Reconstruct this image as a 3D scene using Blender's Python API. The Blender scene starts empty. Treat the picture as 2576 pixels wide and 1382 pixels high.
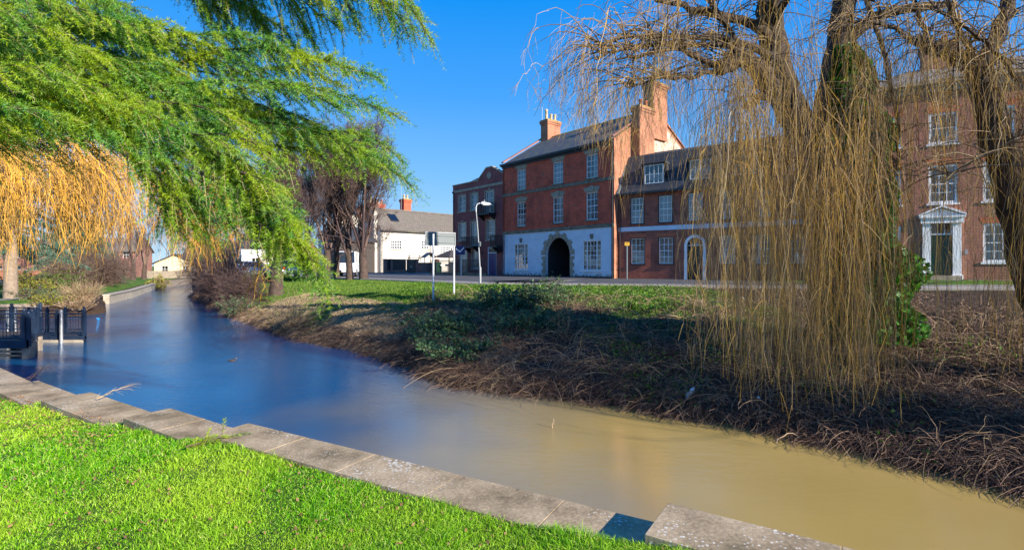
import bpy, math, random
import numpy as np
from mathutils import Vector, Matrix

sc = bpy.context.scene
R = math.radians
rng = np.random.default_rng(7)
random.seed(7)
CZ = 1.05            # eye height above the street (street z = 0)
WATER = -2.05

# ------------------------------------------------------------------ camera
cam_d = bpy.data.cameras.new('camera')
cam = bpy.data.objects.new('camera', cam_d)
sc.collection.objects.link(cam)
cam.location = (0, 0, CZ)
cam.rotation_euler = (R(90), 0, 0)
cam_d.lens = 18.0
cam_d.sensor_width = 36.0
cam_d.shift_y = -24 / 2576
cam_d.clip_start = 0.05
cam_d.clip_end = 4000
sc.camera = cam

# ------------------------------------------------------------------ light
SUN = Vector((0.775, -0.63, 0.44)).normalized()
SUN_EL = math.asin(SUN.z)
SUN_AZ = math.atan2(SUN.x, SUN.y)
w = bpy.data.worlds.new('World'); sc.world = w; w.use_nodes = True
nt = w.node_tree
bg = nt.nodes['Background']
sky = nt.nodes.new('ShaderNodeTexSky')
sky.sky_type = 'NISHITA'; sky.sun_disc = False
sky.sun_elevation = SUN_EL; sky.sun_rotation = SUN_AZ
sky.air_density = 1.0; sky.dust_density = 0.0; sky.ozone_density = 3.5
hs = nt.nodes.new('ShaderNodeHueSaturation'); hs.inputs['Saturation'].default_value = 1.3
nt.links.new(sky.outputs[0], hs.inputs['Color'])
tc = nt.nodes.new('ShaderNodeTexCoord'); sx = nt.nodes.new('ShaderNodeSeparateXYZ'); nt.links.new(tc.outputs['Generated'], sx.inputs[0])
cr = nt.nodes.new('ShaderNodeValToRGB'); nt.links.new(sx.outputs[2], cr.inputs[0])
for i_, (p_, c_) in enumerate([(.0, (.46, .72, 1.0)), (.166, (.21, .53, .98)), (.31, (.065, .38, .98)), (.46, (.006, .30, .95)), (1., (.002, .17, .72))]):
    e_ = cr.color_ramp.elements[0] if i_ == 0 else (cr.color_ramp.elements[-1] if i_ == 4 else cr.color_ramp.elements.new(p_))
    e_.position = p_; e_.color = (*c_, 1)
mu = nt.nodes.new('ShaderNodeMix'); mu.data_type = 'RGBA'; mu.blend_type = 'MULTIPLY'; mu.inputs[0].default_value = 1
nt.links.new(cr.outputs[0], mu.inputs[6]); mu.inputs[7].default_value = (3.9, 3.9, 3.9, 1)
mk = nt.nodes.new('ShaderNodeMix'); mk.data_type = 'RGBA'; mk.inputs[0].default_value = .94
nt.links.new(hs.outputs[0], mk.inputs[6]); nt.links.new(mu.outputs[2], mk.inputs[7])
nt.links.new(mk.outputs[2], bg.inputs['Color'])
bg.inputs['Strength'].default_value = 0.13
sl = bpy.data.lights.new('sun', 'SUN'); so = bpy.data.objects.new('sun', sl)
sc.collection.objects.link(so)
sl.energy = 5.0; sl.angle = R(0.5); sl.color = (1.0, 0.90, 0.76)
so.rotation_euler = SUN.to_track_quat('Z', 'Y').to_euler()
so.location = (30, -20, 20)
sc.view_settings.view_transform = 'Standard'
sc.view_settings.look = 'None'
sc.view_settings.exposure = 1.0
sc.view_settings.gamma = 1.0

# ------------------------------------------------------------------ materials
def mat(name):
    m = bpy.data.materials.new(name); m.use_nodes = True
    return m, m.node_tree, m.node_tree.nodes['Principled BSDF']

def N(t, typ, **kw):
    n = t.nodes.new(typ)
    for k, v in kw.items(): setattr(n, k, v)
    return n

def ramp(t, stops, src=None):
    r = N(t, 'ShaderNodeValToRGB'); e = r.color_ramp.elements
    e[0].position, e[0].color = stops[0][0], (*stops[0][1], 1)
    e[1].position, e[1].color = stops[-1][0], (*stops[-1][1], 1)
    for p, c in stops[1:-1]:
        x = e.new(p); x.color = (*c, 1)
    if src: t.links.new(src, r.inputs['Fac'])
    return r

def noise(t, scale, detail=4, rough=.55, vec=None):
    n = N(t, 'ShaderNodeTexNoise'); n.inputs['Scale'].default_value = scale
    n.inputs['Detail'].default_value = detail; n.inputs['Roughness'].default_value = rough
    if vec: t.links.new(vec, n.inputs['Vector'])
    return n

def mixc(t, a, b, fac, mode='MIX'):
    m = N(t, 'ShaderNodeMix', data_type='RGBA', blend_type=mode)
    for i, s in ((6, a), (7, b)):
        if isinstance(s, tuple): m.inputs[i].default_value = (*s, 1)
        else: t.links.new(s, m.inputs[i])
    if isinstance(fac, (int, float)): m.inputs[0].default_value = fac
    else: t.links.new(fac, m.inputs[0])
    return m.outputs[2]

def bump(t, p, src, strength=.3, dist=.02):
    b = N(t, 'ShaderNodeBump'); b.inputs['Strength'].default_value = strength
    b.inputs['Distance'].default_value = dist
    t.links.new(src, b.inputs['Height']); t.links.new(b.outputs[0], p.inputs['Normal'])

def obj_vec(t):
    return N(t, 'ShaderNodeTexCoord').outputs['Object']

def plain(name, col, rough=.7, var=.25, scale=3., metal=0., bmp=0., spec=.5):
    m, t, p = mat(name)
    v = obj_vec(t)
    n = noise(t, scale, 6, .6, v)
    lo = tuple(c * (1 - var) for c in col); hi = tuple(min(1, c * (1 + var)) for c in col)
    r = ramp(t, [(.3, lo), (.7, hi)], n.outputs[0])
    t.links.new(r.outputs[0], p.inputs['Base Color'])
    p.inputs['Roughness'].default_value = rough; p.inputs['Metallic'].default_value = metal
    p.inputs['Specular IOR Level'].default_value = spec
    if bmp:
        n2 = noise(t, scale * 8, 4, .6, v); bump(t, p, n2.outputs[0], bmp, .01)
    return m

def brick(name, c1, c2, mortar, stain=.35, bw=.23, bh=.078):
    m, t, p = mat(name)
    v = obj_vec(t); s = N(t, 'ShaderNodeSeparateXYZ'); t.links.new(v, s.inputs[0])
    a = N(t, 'ShaderNodeMath', operation='ADD'); t.links.new(s.outputs[0], a.inputs[0]); t.links.new(s.outputs[1], a.inputs[1])
    c = N(t, 'ShaderNodeCombineXYZ'); t.links.new(a.outputs[0], c.inputs[0]); t.links.new(s.outputs[2], c.inputs[1])
    b = N(t, 'ShaderNodeTexBrick')
    b.inputs['Scale'].default_value = 1; b.inputs['Brick Width'].default_value = bw; b.inputs['Row Height'].default_value = bh
    b.inputs['Mortar Size'].default_value = .009; b.inputs['Mortar Smooth'].default_value = .2
    b.inputs['Color1'].default_value = (*c1, 1); b.inputs['Color2'].default_value = (*c2, 1); b.inputs['Mortar'].default_value = (*mortar, 1)
    t.links.new(c.outputs[0], b.inputs['Vector'])
    n = noise(t, .9, 8, .65, v)
    r = ramp(t, [(.3, (1 - stain,) * 3), (.5, (1, 1, 1)), (.72, (1.35, 1.28, 1.2))], n.outputs[0])
    n3 = noise(t, 6, 4, .7, v)
    r3 = ramp(t, [(.3, (.72, .72, .75)), (.6, (1.1, 1.05, 1))], n3.outputs[0])
    col = mixc(t, b.outputs[0], r.outputs[0], 1., 'MULTIPLY')
    col = mixc(t, col, r3.outputs[0], .8, 'MULTIPLY')
    t.links.new(col, p.inputs['Base Color']); p.inputs['Roughness'].default_value = .85
    inv = N(t, 'ShaderNodeMath', operation='SUBTRACT'); inv.inputs[0].default_value = 1; t.links.new(b.outputs['Fac'], inv.inputs[1])
    bump(t, p, inv.outputs[0], .5, .01)
    return m

def tiles(name, c1, c2, moss=None, tw=.3, th=.22):
    m, t, p = mat(name)
    v = obj_vec(t); s = N(t, 'ShaderNodeSeparateXYZ'); t.links.new(v, s.inputs[0])
    k = N(t, 'ShaderNodeMath', operation='MULTIPLY'); k.inputs[1].default_value = 1.25; t.links.new(s.outputs[1], k.inputs[0])
    c = N(t, 'ShaderNodeCombineXYZ'); t.links.new(s.outputs[0], c.inputs[0]); t.links.new(k.outputs[0], c.inputs[1])
    b = N(t, 'ShaderNodeTexBrick'); b.inputs['Scale'].default_value = 1
    b.inputs['Brick Width'].default_value = tw; b.inputs['Row Height'].default_value = th; b.inputs['Mortar Size'].default_value = .012
    b.inputs['Color1'].default_value = (*c1, 1); b.inputs['Color2'].default_value = (*c2, 1); b.inputs['Mortar'].default_value = (*[x * .3 for x in c1], 1)
    t.links.new(c.outputs[0], b.inputs['Vector'])
    n = noise(t, 1.6, 8, .7, v)
    col = b.outputs[0]
    if moss:
        r = ramp(t, [(.5, (0, 0, 0)), (.64, (1, 1, 1))], n.outputs[0]); col = mixc(t, col, moss, r.outputs[0])
    n2 = noise(t, 9, 5, .7, v); r2 = ramp(t, [(.3, (.6, .6, .6)), (.7, (1.25, 1.25, 1.25))], n2.outputs[0])
    col = mixc(t, col, r2.outputs[0], .9, 'MULTIPLY')
    t.links.new(col, p.inputs['Base Color']); p.inputs['Roughness'].default_value = .7
    bump(t, p, b.outputs['Fac'], -.6, .02)
    return m

def leafy(name, cols, transl=.3, rough=.6, big=None, bigscale=.4, spec=.3):
    """colour changes from leaf to leaf; thin-leaf translucency"""
    m, t, p = mat(name)
    g = N(t, 'ShaderNodeNewGeometry')
    n = len(cols)
    r = ramp(t, [(i / (n - 1), c) for i, c in enumerate(cols)], g.outputs['Random Per Island'])
    col = r.outputs[0]
    if big:
        nz = noise(t, bigscale, 3, .5, g.outputs['Position']); rr = ramp(t, [(.42, (0, 0, 0)), (.6, (1, 1, 1))], nz.outputs[0])
        f = N(t, 'ShaderNodeMath', operation='MULTIPLY'); f.inputs[1].default_value = .7; t.links.new(rr.outputs[0], f.inputs[0])
        col = mixc(t, col, big, f.outputs[0])
    t.links.new(col, p.inputs['Base Color']); p.inputs['Roughness'].default_value = rough
    p.inputs['Specular IOR Level'].default_value = spec
    if transl:
        tr = N(t, 'ShaderNodeBsdfTranslucent'); t.links.new(col, tr.inputs[0])
        ms = N(t, 'ShaderNodeMixShader'); ms.inputs[0].default_value = transl
        t.links.new(p.outputs[0], ms.inputs[1]); t.links.new(tr.outputs[0], ms.inputs[2])
        t.links.new(ms.outputs[0], t.nodes['Material Output'].inputs[0])
    return m

def glass_mat(name, tint=(.55, .62, .68)):
    m, t, p = mat(name)
    t.nodes.remove(p)
    gl = N(t, 'ShaderNodeBsdfGlossy'); gl.inputs['Roughness'].default_value = .03
    nz = noise(t, 1.7, 2, .5, obj_vec(t)); b = N(t, 'ShaderNodeBump'); b.inputs['Strength'].default_value = .12; b.inputs['Distance'].default_value = .05
    t.links.new(nz.outputs[0], b.inputs['Height']); t.links.new(b.outputs[0], gl.inputs['Normal'])
    tr = N(t, 'ShaderNodeBsdfTransparent'); tr.inputs[0].default_value = (*tint, 1)
    fr = N(t, 'ShaderNodeFresnel'); fr.inputs['IOR'].default_value = 2.1
    ms = N(t, 'ShaderNodeMixShader'); t.links.new(fr.outputs[0], ms.inputs[0])
    t.links.new(tr.outputs[0], ms.inputs[1]); t.links.new(gl.outputs[0], ms.inputs[2])
    t.links.new(ms.outputs[0], t.nodes['Material Output'].inputs[0])
    return m

M = {}
M['white'] = plain('white_paint', (.86, .86, .85), .5, .06, 4)
M['stone'] = plain('stone_trim', (.36, .29, .2), .85, .35, 5, bmp=.3)
M['stone_dark'] = plain('weathered_stone', (.20, .165, .11), .9, .5, 3, bmp=.3)
M['black'] = plain('black_paint', (.012, .014, .018), .4, .2)
M['navy'] = plain('dark_metal_paint', (.014, .028, .06), .45, .3)
M['steel'] = plain('galvanised_steel', (.45, .47, .5), .45, .12, 6, metal=.5)
M['pole'] = plain('pale_grey_paint', (.62, .64, .66), .5, .08)
M['iron'] = plain('iron', (.01, .012, .018), .5, .2)
M['red_brick'] = brick('red_brick', (.74, .095, .035), (.52, .065, .03), (.40, .18, .12), .5)
M['brick_orange'] = brick('orange_brick', (.46, .15, .07), (.34, .11, .055), (.38, .30, .22), .45)  # orange brick of the right gable, chimney stacks and garden wall
M['brown_brick'] = brick('brown_brick', (.34, .07, .06), (.22, .05, .05), (.22, .13, .12), .3)
M['terrace_brick'] = brick('old_brick', (.44, .10, .05), (.28, .065, .04), (.26, .17, .13), .5)
M['house_brick'] = brick('plum_brick', (.33, .105, .06), (.24, .08, .05), (.34, .28, .22), .25)
M['pink_brick'] = brick('pink_brick', (.36, .13, .10), (.28, .10, .08), (.3, .24, .2), .3)
M['rub_brick'] = plain('gauged_brick', (.5, .13, .06), .85, .15, 8)
M['slate'] = tiles('slate', (.055, .06, .07), (.085, .09, .095), (.13, .13, .055))
M['slate_plain'] = tiles('slate_plain', (.03, .034, .042), (.045, .05, .06), None)
M['old_tile'] = tiles('old_tile', (.15, .125, .105), (.20, .165, .135), (.14, .13, .09))
M['grey_tile'] = tiles('grey_tile', (.2, .19, .17), (.26, .24, .21), None)
M['pot_red'] = plain('terracotta', (.42, .13, .06), .8, .2)
M['pot_buff'] = plain('buff_clay', (.5, .4, .26), .8, .2)
M['lichen'] = plain('lichen_brick', (.36, .24, .07), .9, .4, 14)
M['glass'] = glass_mat('window_glass', (.78, .84, .9))
M['curtain'] = plain('net_curtain', (.72, .72, .75), .9, .1, 9)
M['interior'] = plain('dark_room', (.03, .03, .035), .9, .3)
M['concrete'] = plain('concrete', (.36, .31, .24), .9, .25, 2, bmp=.3)
M['blue_paint'] = plain('blue_door', (.015, .02, .14), .4, .15)
M['green_paint'] = plain('green_door', (.012, .05, .03), .35, .15)
M['bark'] = plain('bark', (.13, .088, .055), .95, .5, 9, bmp=.8)
M['bark_dark'] = plain('dark_bark', (.05, .034, .025), .95, .5, 6, bmp=1.)
M['bark_pale'] = plain('pale_bark', (.26, .20, .15), .95, .3, 6, bmp=.6)
M['bark_lime'] = plain('lime_bark', (.075, .05, .04), .95, .4, 4, bmp=.7)
M['timber'] = plain('dark_timber', (.05, .04, .035), .8, .4, 5)
M['timber_pale'] = plain('weathered_timber', (.26, .21, .16), .85, .4, 5)
M['sign_back'] = plain('grey_sign_back', (.15, .18, .19), .6, .08, 2)
M['sign_frame'] = plain('dull_aluminium', (.3, .32, .34), .6, .08, 2)
M['plaster'] = None

# whitewashed masonry with stains and peeling near the bottom
def whitewash(name, stain=True, base=(.74, .76, .76)):
    m, t, p = mat(name)
    v = obj_vec(t); s = N(t, 'ShaderNodeSeparateXYZ'); t.links.new(v, s.inputs[0])
    n = noise(t, 1.3, 7, .65, v)
    r = ramp(t, [(.35, tuple(c * .86 for c in base)), (.6, base)], n.outputs[0]); col = r.outputs[0]
    if stain:
        mr = N(t, 'ShaderNodeMapRange'); mr.inputs[1].default_value = .1; mr.inputs[2].default_value = .75; mr.inputs[3].default_value = .33; mr.inputs[4].default_value = 0
        t.links.new(s.outputs[2], mr.inputs[0])
        n2 = noise(t, 5, 7, .7, v); a = N(t, 'ShaderNodeMath', operation='ADD'); t.links.new(n2.outputs[0], a.inputs[0]); t.links.new(mr.outputs[0], a.inputs[1])
        r2 = ramp(t, [(.7, (0, 0, 0)), (.8, (1, 1, 1))], a.outputs[0]); col = mixc(t, col, (.2, .16, .1), r2.outputs[0])
    t.links.new(col, p.inputs['Base Color']); p.inputs['Roughness'].default_value = .85
    n4 = noise(t, 14, 4, .6, v); bump(t, p, n4.outputs[0], .25, .01)
    return m
M['wash'] = whitewash('whitewash', True, (.70, .77, .84)); M['render'] = whitewash('cream_render', False, (.60, .56, .50))
M['lime_brick'] = plain('limewashed_brick', (.52, .40, .31), .9, .5, 2.2, bmp=.4)
M['cream'] = plain('cream_render_far', (.72, .62, .42), .9, .1)

def asphalt():
    m, t, p = mat('asphalt'); g = N(t, 'ShaderNodeNewGeometry')
    n = noise(t, .5, 6, .6, g.outputs['Position']); n2 = noise(t, 60, 2, .5, g.outputs['Position'])
    r = ramp(t, [(.3, (.045, .045, .05)), (.7, (.085, .085, .09))], n.outputs[0])
    r2 = ramp(t, [(.3, (.8, .8, .8)), (.7, (1.3, 1.3, 1.3))], n2.outputs[0])
    t.links.new(mixc(t, r.outputs[0], r2.outputs[0], 1, 'MULTIPLY'), p.inputs['Base Color'])
    p.inputs['Roughness'].default_value = .8; bump(t, p, n2.outputs[0], .4, .005); return m
M['asphalt'] = asphalt()
M['paving'] = plain('paving', (.27, .24, .21), .85, .2, 1.5, bmp=.2)
M['kerb'] = plain('kerb_stone', (.33, .3, .27), .85, .25, 3)
M['roadpaint'] = plain('road_paint', (.7, .7, .68), .7, .2, 20)

def coping_mat():
    m, t, p = mat('lichened_coping'); g = N(t, 'ShaderNodeNewGeometry'); P = g.outputs['Position']
    n = noise(t, 2.2, 6, .65, P); r = ramp(t, [(.3, (.14, .11, .055)), (.42, (.29, .215, .125)), (.55, (.43, .325, .20)), (.72, (.58, .45, .29))], n.outputs[0])
    v = N(t, 'ShaderNodeTexVoronoi'); v.inputs['Scale'].default_value = 34; t.links.new(P, v.inputs['Vector'])
    n2 = noise(t, 1.6, 4, .6, P)
    rn = ramp(t, [(.40, (.0, .0, .0)), (.7, (.45, .45, .45))], n2.outputs[0])
    lt = N(t, 'ShaderNodeMath', operation='LESS_THAN'); t.links.new(v.outputs['Distance'], lt.inputs[0]); t.links.new(rn.outputs[0], lt.inputs[1])
    col = mixc(t, r.outputs[0], (.62, .58, .50), lt.outputs[0])
    n3 = noise(t, 40, 3, .6, P); r3 = ramp(t, [(.3, (.7, .7, .7)), (.7, (1.2, 1.2, 1.2))], n3.outputs[0])
    col = mixc(t, col, r3.outputs[0], 1, 'MULTIPLY')
    ri = N(t, 'ShaderNodeMath', operation='MULTIPLY'); ri.inputs[1].default_value = 1
    rr = ramp(t, [(0, (.82, .82, .82)), (1, (1.12, 1.12, 1.12))], g.outputs['Random Per Island'])
    col = mixc(t, col, rr.outputs[0], 1, 'MULTIPLY')
    t.links.new(col, p.inputs['Base Color']); p.inputs['Roughness'].default_value = .85
    bump(t, p, n3.outputs[0], .5, .006); return m
M['coping'] = coping_mat()

def water_mat():
    m, t, p = mat('river_water'); t.nodes.remove(p)
    g = N(t, 'ShaderNodeNewGeometry'); P = g.outputs['Position']
    mp = N(t, 'ShaderNodeMapping'); mp.inputs['Rotation'].default_value = (0, 0, R(20)); mp.inputs['Scale'].default_value = (1, 2.6, 1)
    t.links.new(P, mp.inputs['Vector'])
    n1 = noise(t, 3.2, 5, .6, mp.outputs[0]); n2 = noise(t, .30, 2, .5, P); n3 = noise(t, 16, 3, .5, mp.outputs[0])
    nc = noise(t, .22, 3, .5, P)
    sp = N(t, 'ShaderNodeSeparateXYZ'); t.links.new(P, sp.inputs[0])          # silty tan to the right; the left's blue diffuse stands in for reflected sky
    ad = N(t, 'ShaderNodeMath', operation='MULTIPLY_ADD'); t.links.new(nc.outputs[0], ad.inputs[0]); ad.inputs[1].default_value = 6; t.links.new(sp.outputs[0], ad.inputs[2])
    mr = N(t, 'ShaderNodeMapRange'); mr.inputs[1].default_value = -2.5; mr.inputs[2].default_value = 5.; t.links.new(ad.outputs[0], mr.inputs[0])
    r = ramp(t, [(.38, (.2, .2, .2)), (.62, (1, 1, 1))], n2.outputs[0])       # wind ruffles in patches
    a = N(t, 'ShaderNodeMath', operation='MULTIPLY'); t.links.new(n1.outputs[0], a.inputs[0]); t.links.new(r.outputs[0], a.inputs[1])
    b = N(t, 'ShaderNodeMath', operation='MULTIPLY_ADD'); t.links.new(n3.outputs[0], b.inputs[0]); b.inputs[1].default_value = .16; t.links.new(a.outputs[0], b.inputs[2])
    bp = N(t, 'ShaderNodeBump'); bp.inputs['Distance'].default_value = .05; t.links.new(b.outputs[0], bp.inputs['Height'])
    st = N(t, 'ShaderNodeMapRange'); st.inputs[1].default_value = 0; st.inputs[2].default_value = 1; st.inputs[3].default_value = .34; st.inputs[4].default_value = .16; t.links.new(mr.outputs[0], st.inputs[0]); t.links.new(st.outputs[0], bp.inputs['Strength'])
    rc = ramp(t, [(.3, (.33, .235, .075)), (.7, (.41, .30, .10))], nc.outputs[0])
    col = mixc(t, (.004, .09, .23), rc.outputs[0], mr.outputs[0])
    df = N(t, 'ShaderNodeBsdfDiffuse'); t.links.new(col, df.inputs[0])
    gl = N(t, 'ShaderNodeBsdfGlossy'); gl.inputs['Roughness'].default_value = .02; t.links.new(bp.outputs[0], gl.inputs['Normal'])
    fr = N(t, 'ShaderNodeFresnel'); fr.inputs['IOR'].default_value = 1.5; t.links.new(bp.outputs[0], fr.inputs['Normal'])
    ms = N(t, 'ShaderNodeMixShader'); t.links.new(fr.outputs[0], ms.inputs[0]); t.links.new(df.outputs[0], ms.inputs[1]); t.links.new(gl.outputs[0], ms.inputs[2])
    t.links.new(ms.outputs[0], t.nodes['Material Output'].inputs[0])
    return m
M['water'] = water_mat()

def ground_mat():
    m, t, p = mat('ground_cover'); g = N(t, 'ShaderNodeNewGeometry'); P = g.outputs['Position']
    at_ = N(t, 'ShaderNodeAttribute', attribute_name='soil')
    n = noise(t, 1.2, 7, .65, P); n2 = noise(t, 26, 4, .7, P)
    gr = ramp(t, [(.25, (.035, .075, .012)), (.5, (.075, .15, .02)), (.75, (.12, .19, .035))], n.outputs[0])
    so_ = ramp(t, [(.3, (.028, .018, .013)), (.7, (.085, .055, .038))], n.outputs[0])
    v = ramp(t, [(.3, (.55, .55, .55)), (.7, (1.5, 1.5, 1.5))], n2.outputs[0])
    n3 = noise(t, 1.8, 5, .7, P); s = N(t, 'ShaderNodeMath', operation='MULTIPLY_ADD'); t.links.new(n3.outputs[0], s.inputs[0]); s.inputs[1].default_value = .9; s.inputs[2].default_value = -.45
    a = N(t, 'ShaderNodeMath', operation='ADD', use_clamp=True); t.links.new(s.outputs[0], a.inputs[0]); t.links.new(at_.outputs['Fac'], a.inputs[1])
    rr = ramp(t, [(.4, (0, 0, 0)), (.6, (1, 1, 1))], a.outputs[0])
    col = mixc(t, gr.outputs[0], so_.outputs[0], rr.outputs[0])
    col = mixc(t, col, v.outputs[0], 1, 'MULTIPLY')
    t.links.new(col, p.inputs['Base Color']); p.inputs['Roughness'].default_value = .95
    p.inputs['Specular IOR Level'].default_value = .15
    bump(t, p, n2.outputs[0], 1., .05); return m
M['ground'] = ground_mat()

# ------------------------------------------------------------------ builders
COL = sc.collection
def tag(o, label=None, cat=None, group=None, kind=None):
    if label: o['label'] = label
    if cat: o['category'] = cat
    if group: o['group'] = group
    if kind: o['kind'] = kind
    return o
def thing(name, label, cat, loc=(0, 0, 0), rz=0., group=None):
    o = bpy.data.objects.new(name, None); COL.objects.link(o)
    o.location = loc; o.rotation_euler = (0, 0, rz); o.empty_display_size = .2
    return tag(o, label, cat, group)

class MB:
    def __init__(s): s.v = []; s.f = []; s.sm = []
    def add(s, vs, fs, smooth=False):
        b = len(s.v); s.v += [tuple(v) for v in vs]; s.f += [tuple(i + b for i in f) for f in fs]; s.sm += [smooth] * len(fs); return s
    def box(s, x0, x1, y0, y1, z0, z1):
        return s.add([(x0, y0, z0), (x1, y0, z0), (x1, y1, z0), (x0, y1, z0), (x0, y0, z1), (x1, y0, z1), (x1, y1, z1), (x0, y1, z1)],
                     [(0, 3, 2, 1), (4, 5, 6, 7), (0, 1, 5, 4), (1, 2, 6, 5), (2, 3, 7, 6), (3, 0, 4, 7)])
    def quad(s, *p): return s.add(p, [tuple(range(len(p)))])
    def prism(s, poly, y0, y1):          # poly in (x,z), extruded along y
        n = len(poly); vs = [(x, y0, z) for x, z in poly] + [(x, y1, z) for x, z in poly]
        return s.add(vs, [tuple(range(n)), tuple(range(2 * n - 1, n - 1, -1))] + [(i, i + n, (i + 1) % n + n, (i + 1) % n) for i in range(n)])
    def prismx(s, poly, x0, x1):         # poly in (y,z), extruded along x
        n = len(poly); vs = [(x0, y, z) for y, z in poly] + [(x1, y, z) for y, z in poly]
        return s.add(vs, [tuple(range(n)), tuple(range(2 * n - 1, n - 1, -1))] + [(i, i + n, (i + 1) % n + n, (i + 1) % n) for i in range(n)])
    def prismz(s, poly, z0, z1):
        n = len(poly); vs = [(x, y, z0) for x, y in poly] + [(x, y, z1) for x, y in poly]
        return s.add(vs, [tuple(range(n)), tuple(range(2 * n - 1, n - 1, -1))] + [(i, i + n, (i + 1) % n + n, (i + 1) % n) for i in range(n)])
    def tube(s, pts, rad, n=8, cap=True):
        pts = [Vector(p) for p in pts]; k = len(pts)
        if not hasattr(rad, '__len__'): rad = [rad] * k
        vs = []; up = Vector((0, 0, 1))
        for i, p in enumerate(pts):
            d = (pts[min(i + 1, k - 1)] - pts[max(i - 1, 0)]).normalized()
            a = d.cross(up if abs(d.z) < .95 else Vector((1, 0, 0))).normalized()
            if i and a.dot(pa) < 0: a = -a
            b = d.cross(a); pa = a
            for j in range(n):
                t = 2 * math.pi * j / n; vs.append(p + (a * math.cos(t) + b * math.sin(t)) * rad[i])
        fs = [(i * n + j, i * n + (j + 1) % n, (i + 1) * n + (j + 1) % n, (i + 1) * n + j) for i in range(k - 1) for j in range(n)]
        s.add(vs, fs, True)
        if cap: s.add(vs[:n], [tuple(range(n))]); s.add(vs[-n:], [tuple(range(n))])
        return s
    def lathe(s, prof, c=(0, 0, 0), n=16):
        vs = [(c[0] + r * math.cos(2 * math.pi * j / n), c[1] + r * math.sin(2 * math.pi * j / n), c[2] + z) for r, z in prof for j in range(n)]
        fs = [(i * n + j, i * n + (j + 1) % n, (i + 1) * n + (j + 1) % n, (i + 1) * n + j) for i in range(len(prof) - 1) for j in range(n)]
        return s.add(vs, fs, True)
    def build(s, name, m, parent=None, loc=None, rz=0, bevel=0):
        me = bpy.data.meshes.new(name); me.from_pydata(s.v, [], s.f); me.validate()
        me.update()
        if len(me.polygons) == len(s.sm): me.polygons.foreach_set('use_smooth', s.sm)
        o = bpy.data.objects.new(name, me); COL.objects.link(o)
        me.materials.append(M[m] if isinstance(m, str) else m)
        if parent: o.parent = parent
        if loc: o.location = loc
        if rz: o.rotation_euler = (0, 0, rz)
        if bevel:
            b = o.modifiers.new('b', 'BEVEL'); b.width = bevel; b.segments = 2; b.limit_method = 'ANGLE'
        return o

def npmesh(name, verts, faces, m, parent=None, smooth=False, attr=None):
    verts = np.asarray(verts, np.float32).reshape(-1, 3); faces = np.asarray(faces, np.int32)
    me = bpy.data.meshes.new(name)
    k = faces.shape[1]; nf = len(faces)
    me.vertices.add(len(verts)); me.vertices.foreach_set('co', verts.ravel())
    me.loops.add(nf * k); me.loops.foreach_set('vertex_index', faces.ravel())
    me.polygons.add(nf); me.polygons.foreach_set('loop_start', np.arange(nf, dtype=np.int32) * k)
    me.polygons.foreach_set('loop_total', np.full(nf, k, np.int32))
    if smooth: me.polygons.foreach_set('use_smooth', np.ones(nf, bool))
    if attr:
        for an, av in attr.items():
            a = me.attributes.new(an, 'FLOAT', 'POINT'); a.data.foreach_set('value', np.asarray(av, np.float32))
    me.update(calc_edges=True)
    me.materials.append(M[m] if isinstance(m, str) else m)
    o = bpy.data.objects.new(name, me); COL.objects.link(o)
    if parent: o.parent = parent
    return o

def nrm(a): return a / np.maximum(np.linalg.norm(a, axis=-1, keepdims=True), 1e-9)

def tubes_np(P, Rd, sides=3):
    """P (N,K,3), Rd (N,K) -> verts, quads"""
    n, k, _ = P.shape
    T = np.empty_like(P); T[:, 1:-1] = P[:, 2:] - P[:, :-2]; T[:, 0] = P[:, 1] - P[:, 0]; T[:, -1] = P[:, -1] - P[:, -2]
    T = nrm(T)
    mean = nrm(P[:, -1] - P[:, 0])
    ref = np.where(np.abs(mean[:, 2:3]) > .8, np.array([[1., 0, 0]]), np.array([[0, 0, 1.]]))[:, None, :]
    A = nrm(np.cross(T, np.broadcast_to(ref, T.shape))); B = np.cross(T, A)
    V = np.empty((n, k, sides, 3), np.float32)
    for j in range(sides):
        t = 2 * math.pi * j / sides
        V[:, :, j] = P + (A * math.cos(t) + B * math.sin(t)) * Rd[..., None]
    idx = np.arange(n * k * sides).reshape(n, k, sides)
    F = []
    for j in range(sides):
        j2 = (j + 1) % sides
        F.append(np.stack([idx[:, :-1, j], idx[:, :-1, j2], idx[:, 1:, j2], idx[:, 1:, j]], -1).reshape(-1, 4))
    return V.reshape(-1, 3), np.concatenate(F)

def leaves_np(C, size, up=None, aspect=1.6, flat=0.):
    """pointed diamond leaves at C; random orientation"""
    n = len(C); d = rng.normal(size=(n, 3)); d[:, 2] *= (1 - flat); d = nrm(d)
    e = nrm(np.cross(d, rng.normal(size=(n, 3)) * np.array([1, 1, 1 - flat * .7])))
    s = np.asarray(size)
    s = (np.full(n, float(s)) if s.ndim == 0 else s)[:, None]
    V = np.stack([C - d * s * .5, C + e * s * .5 / aspect, C + d * s * .5, C - e * s * .5 / aspect], 1)
    F = np.arange(n * 4).reshape(n, 4)
    return V.reshape(-1, 3), F

def px(x, y, Y):
    """point seen at photo position (x, y) of a 2576-wide copy, at distance Y"""
    return ((x - 1288) / 1288 * Y, Y, CZ - (y - 667) / 1288 * Y)

def merge(parts):
    vs, fs, b = [], [], 0
    for v, f in parts:
        vs.append(v); fs.append(f + b); b += len(v)
    return np.concatenate(vs), np.concatenate(fs)

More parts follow.
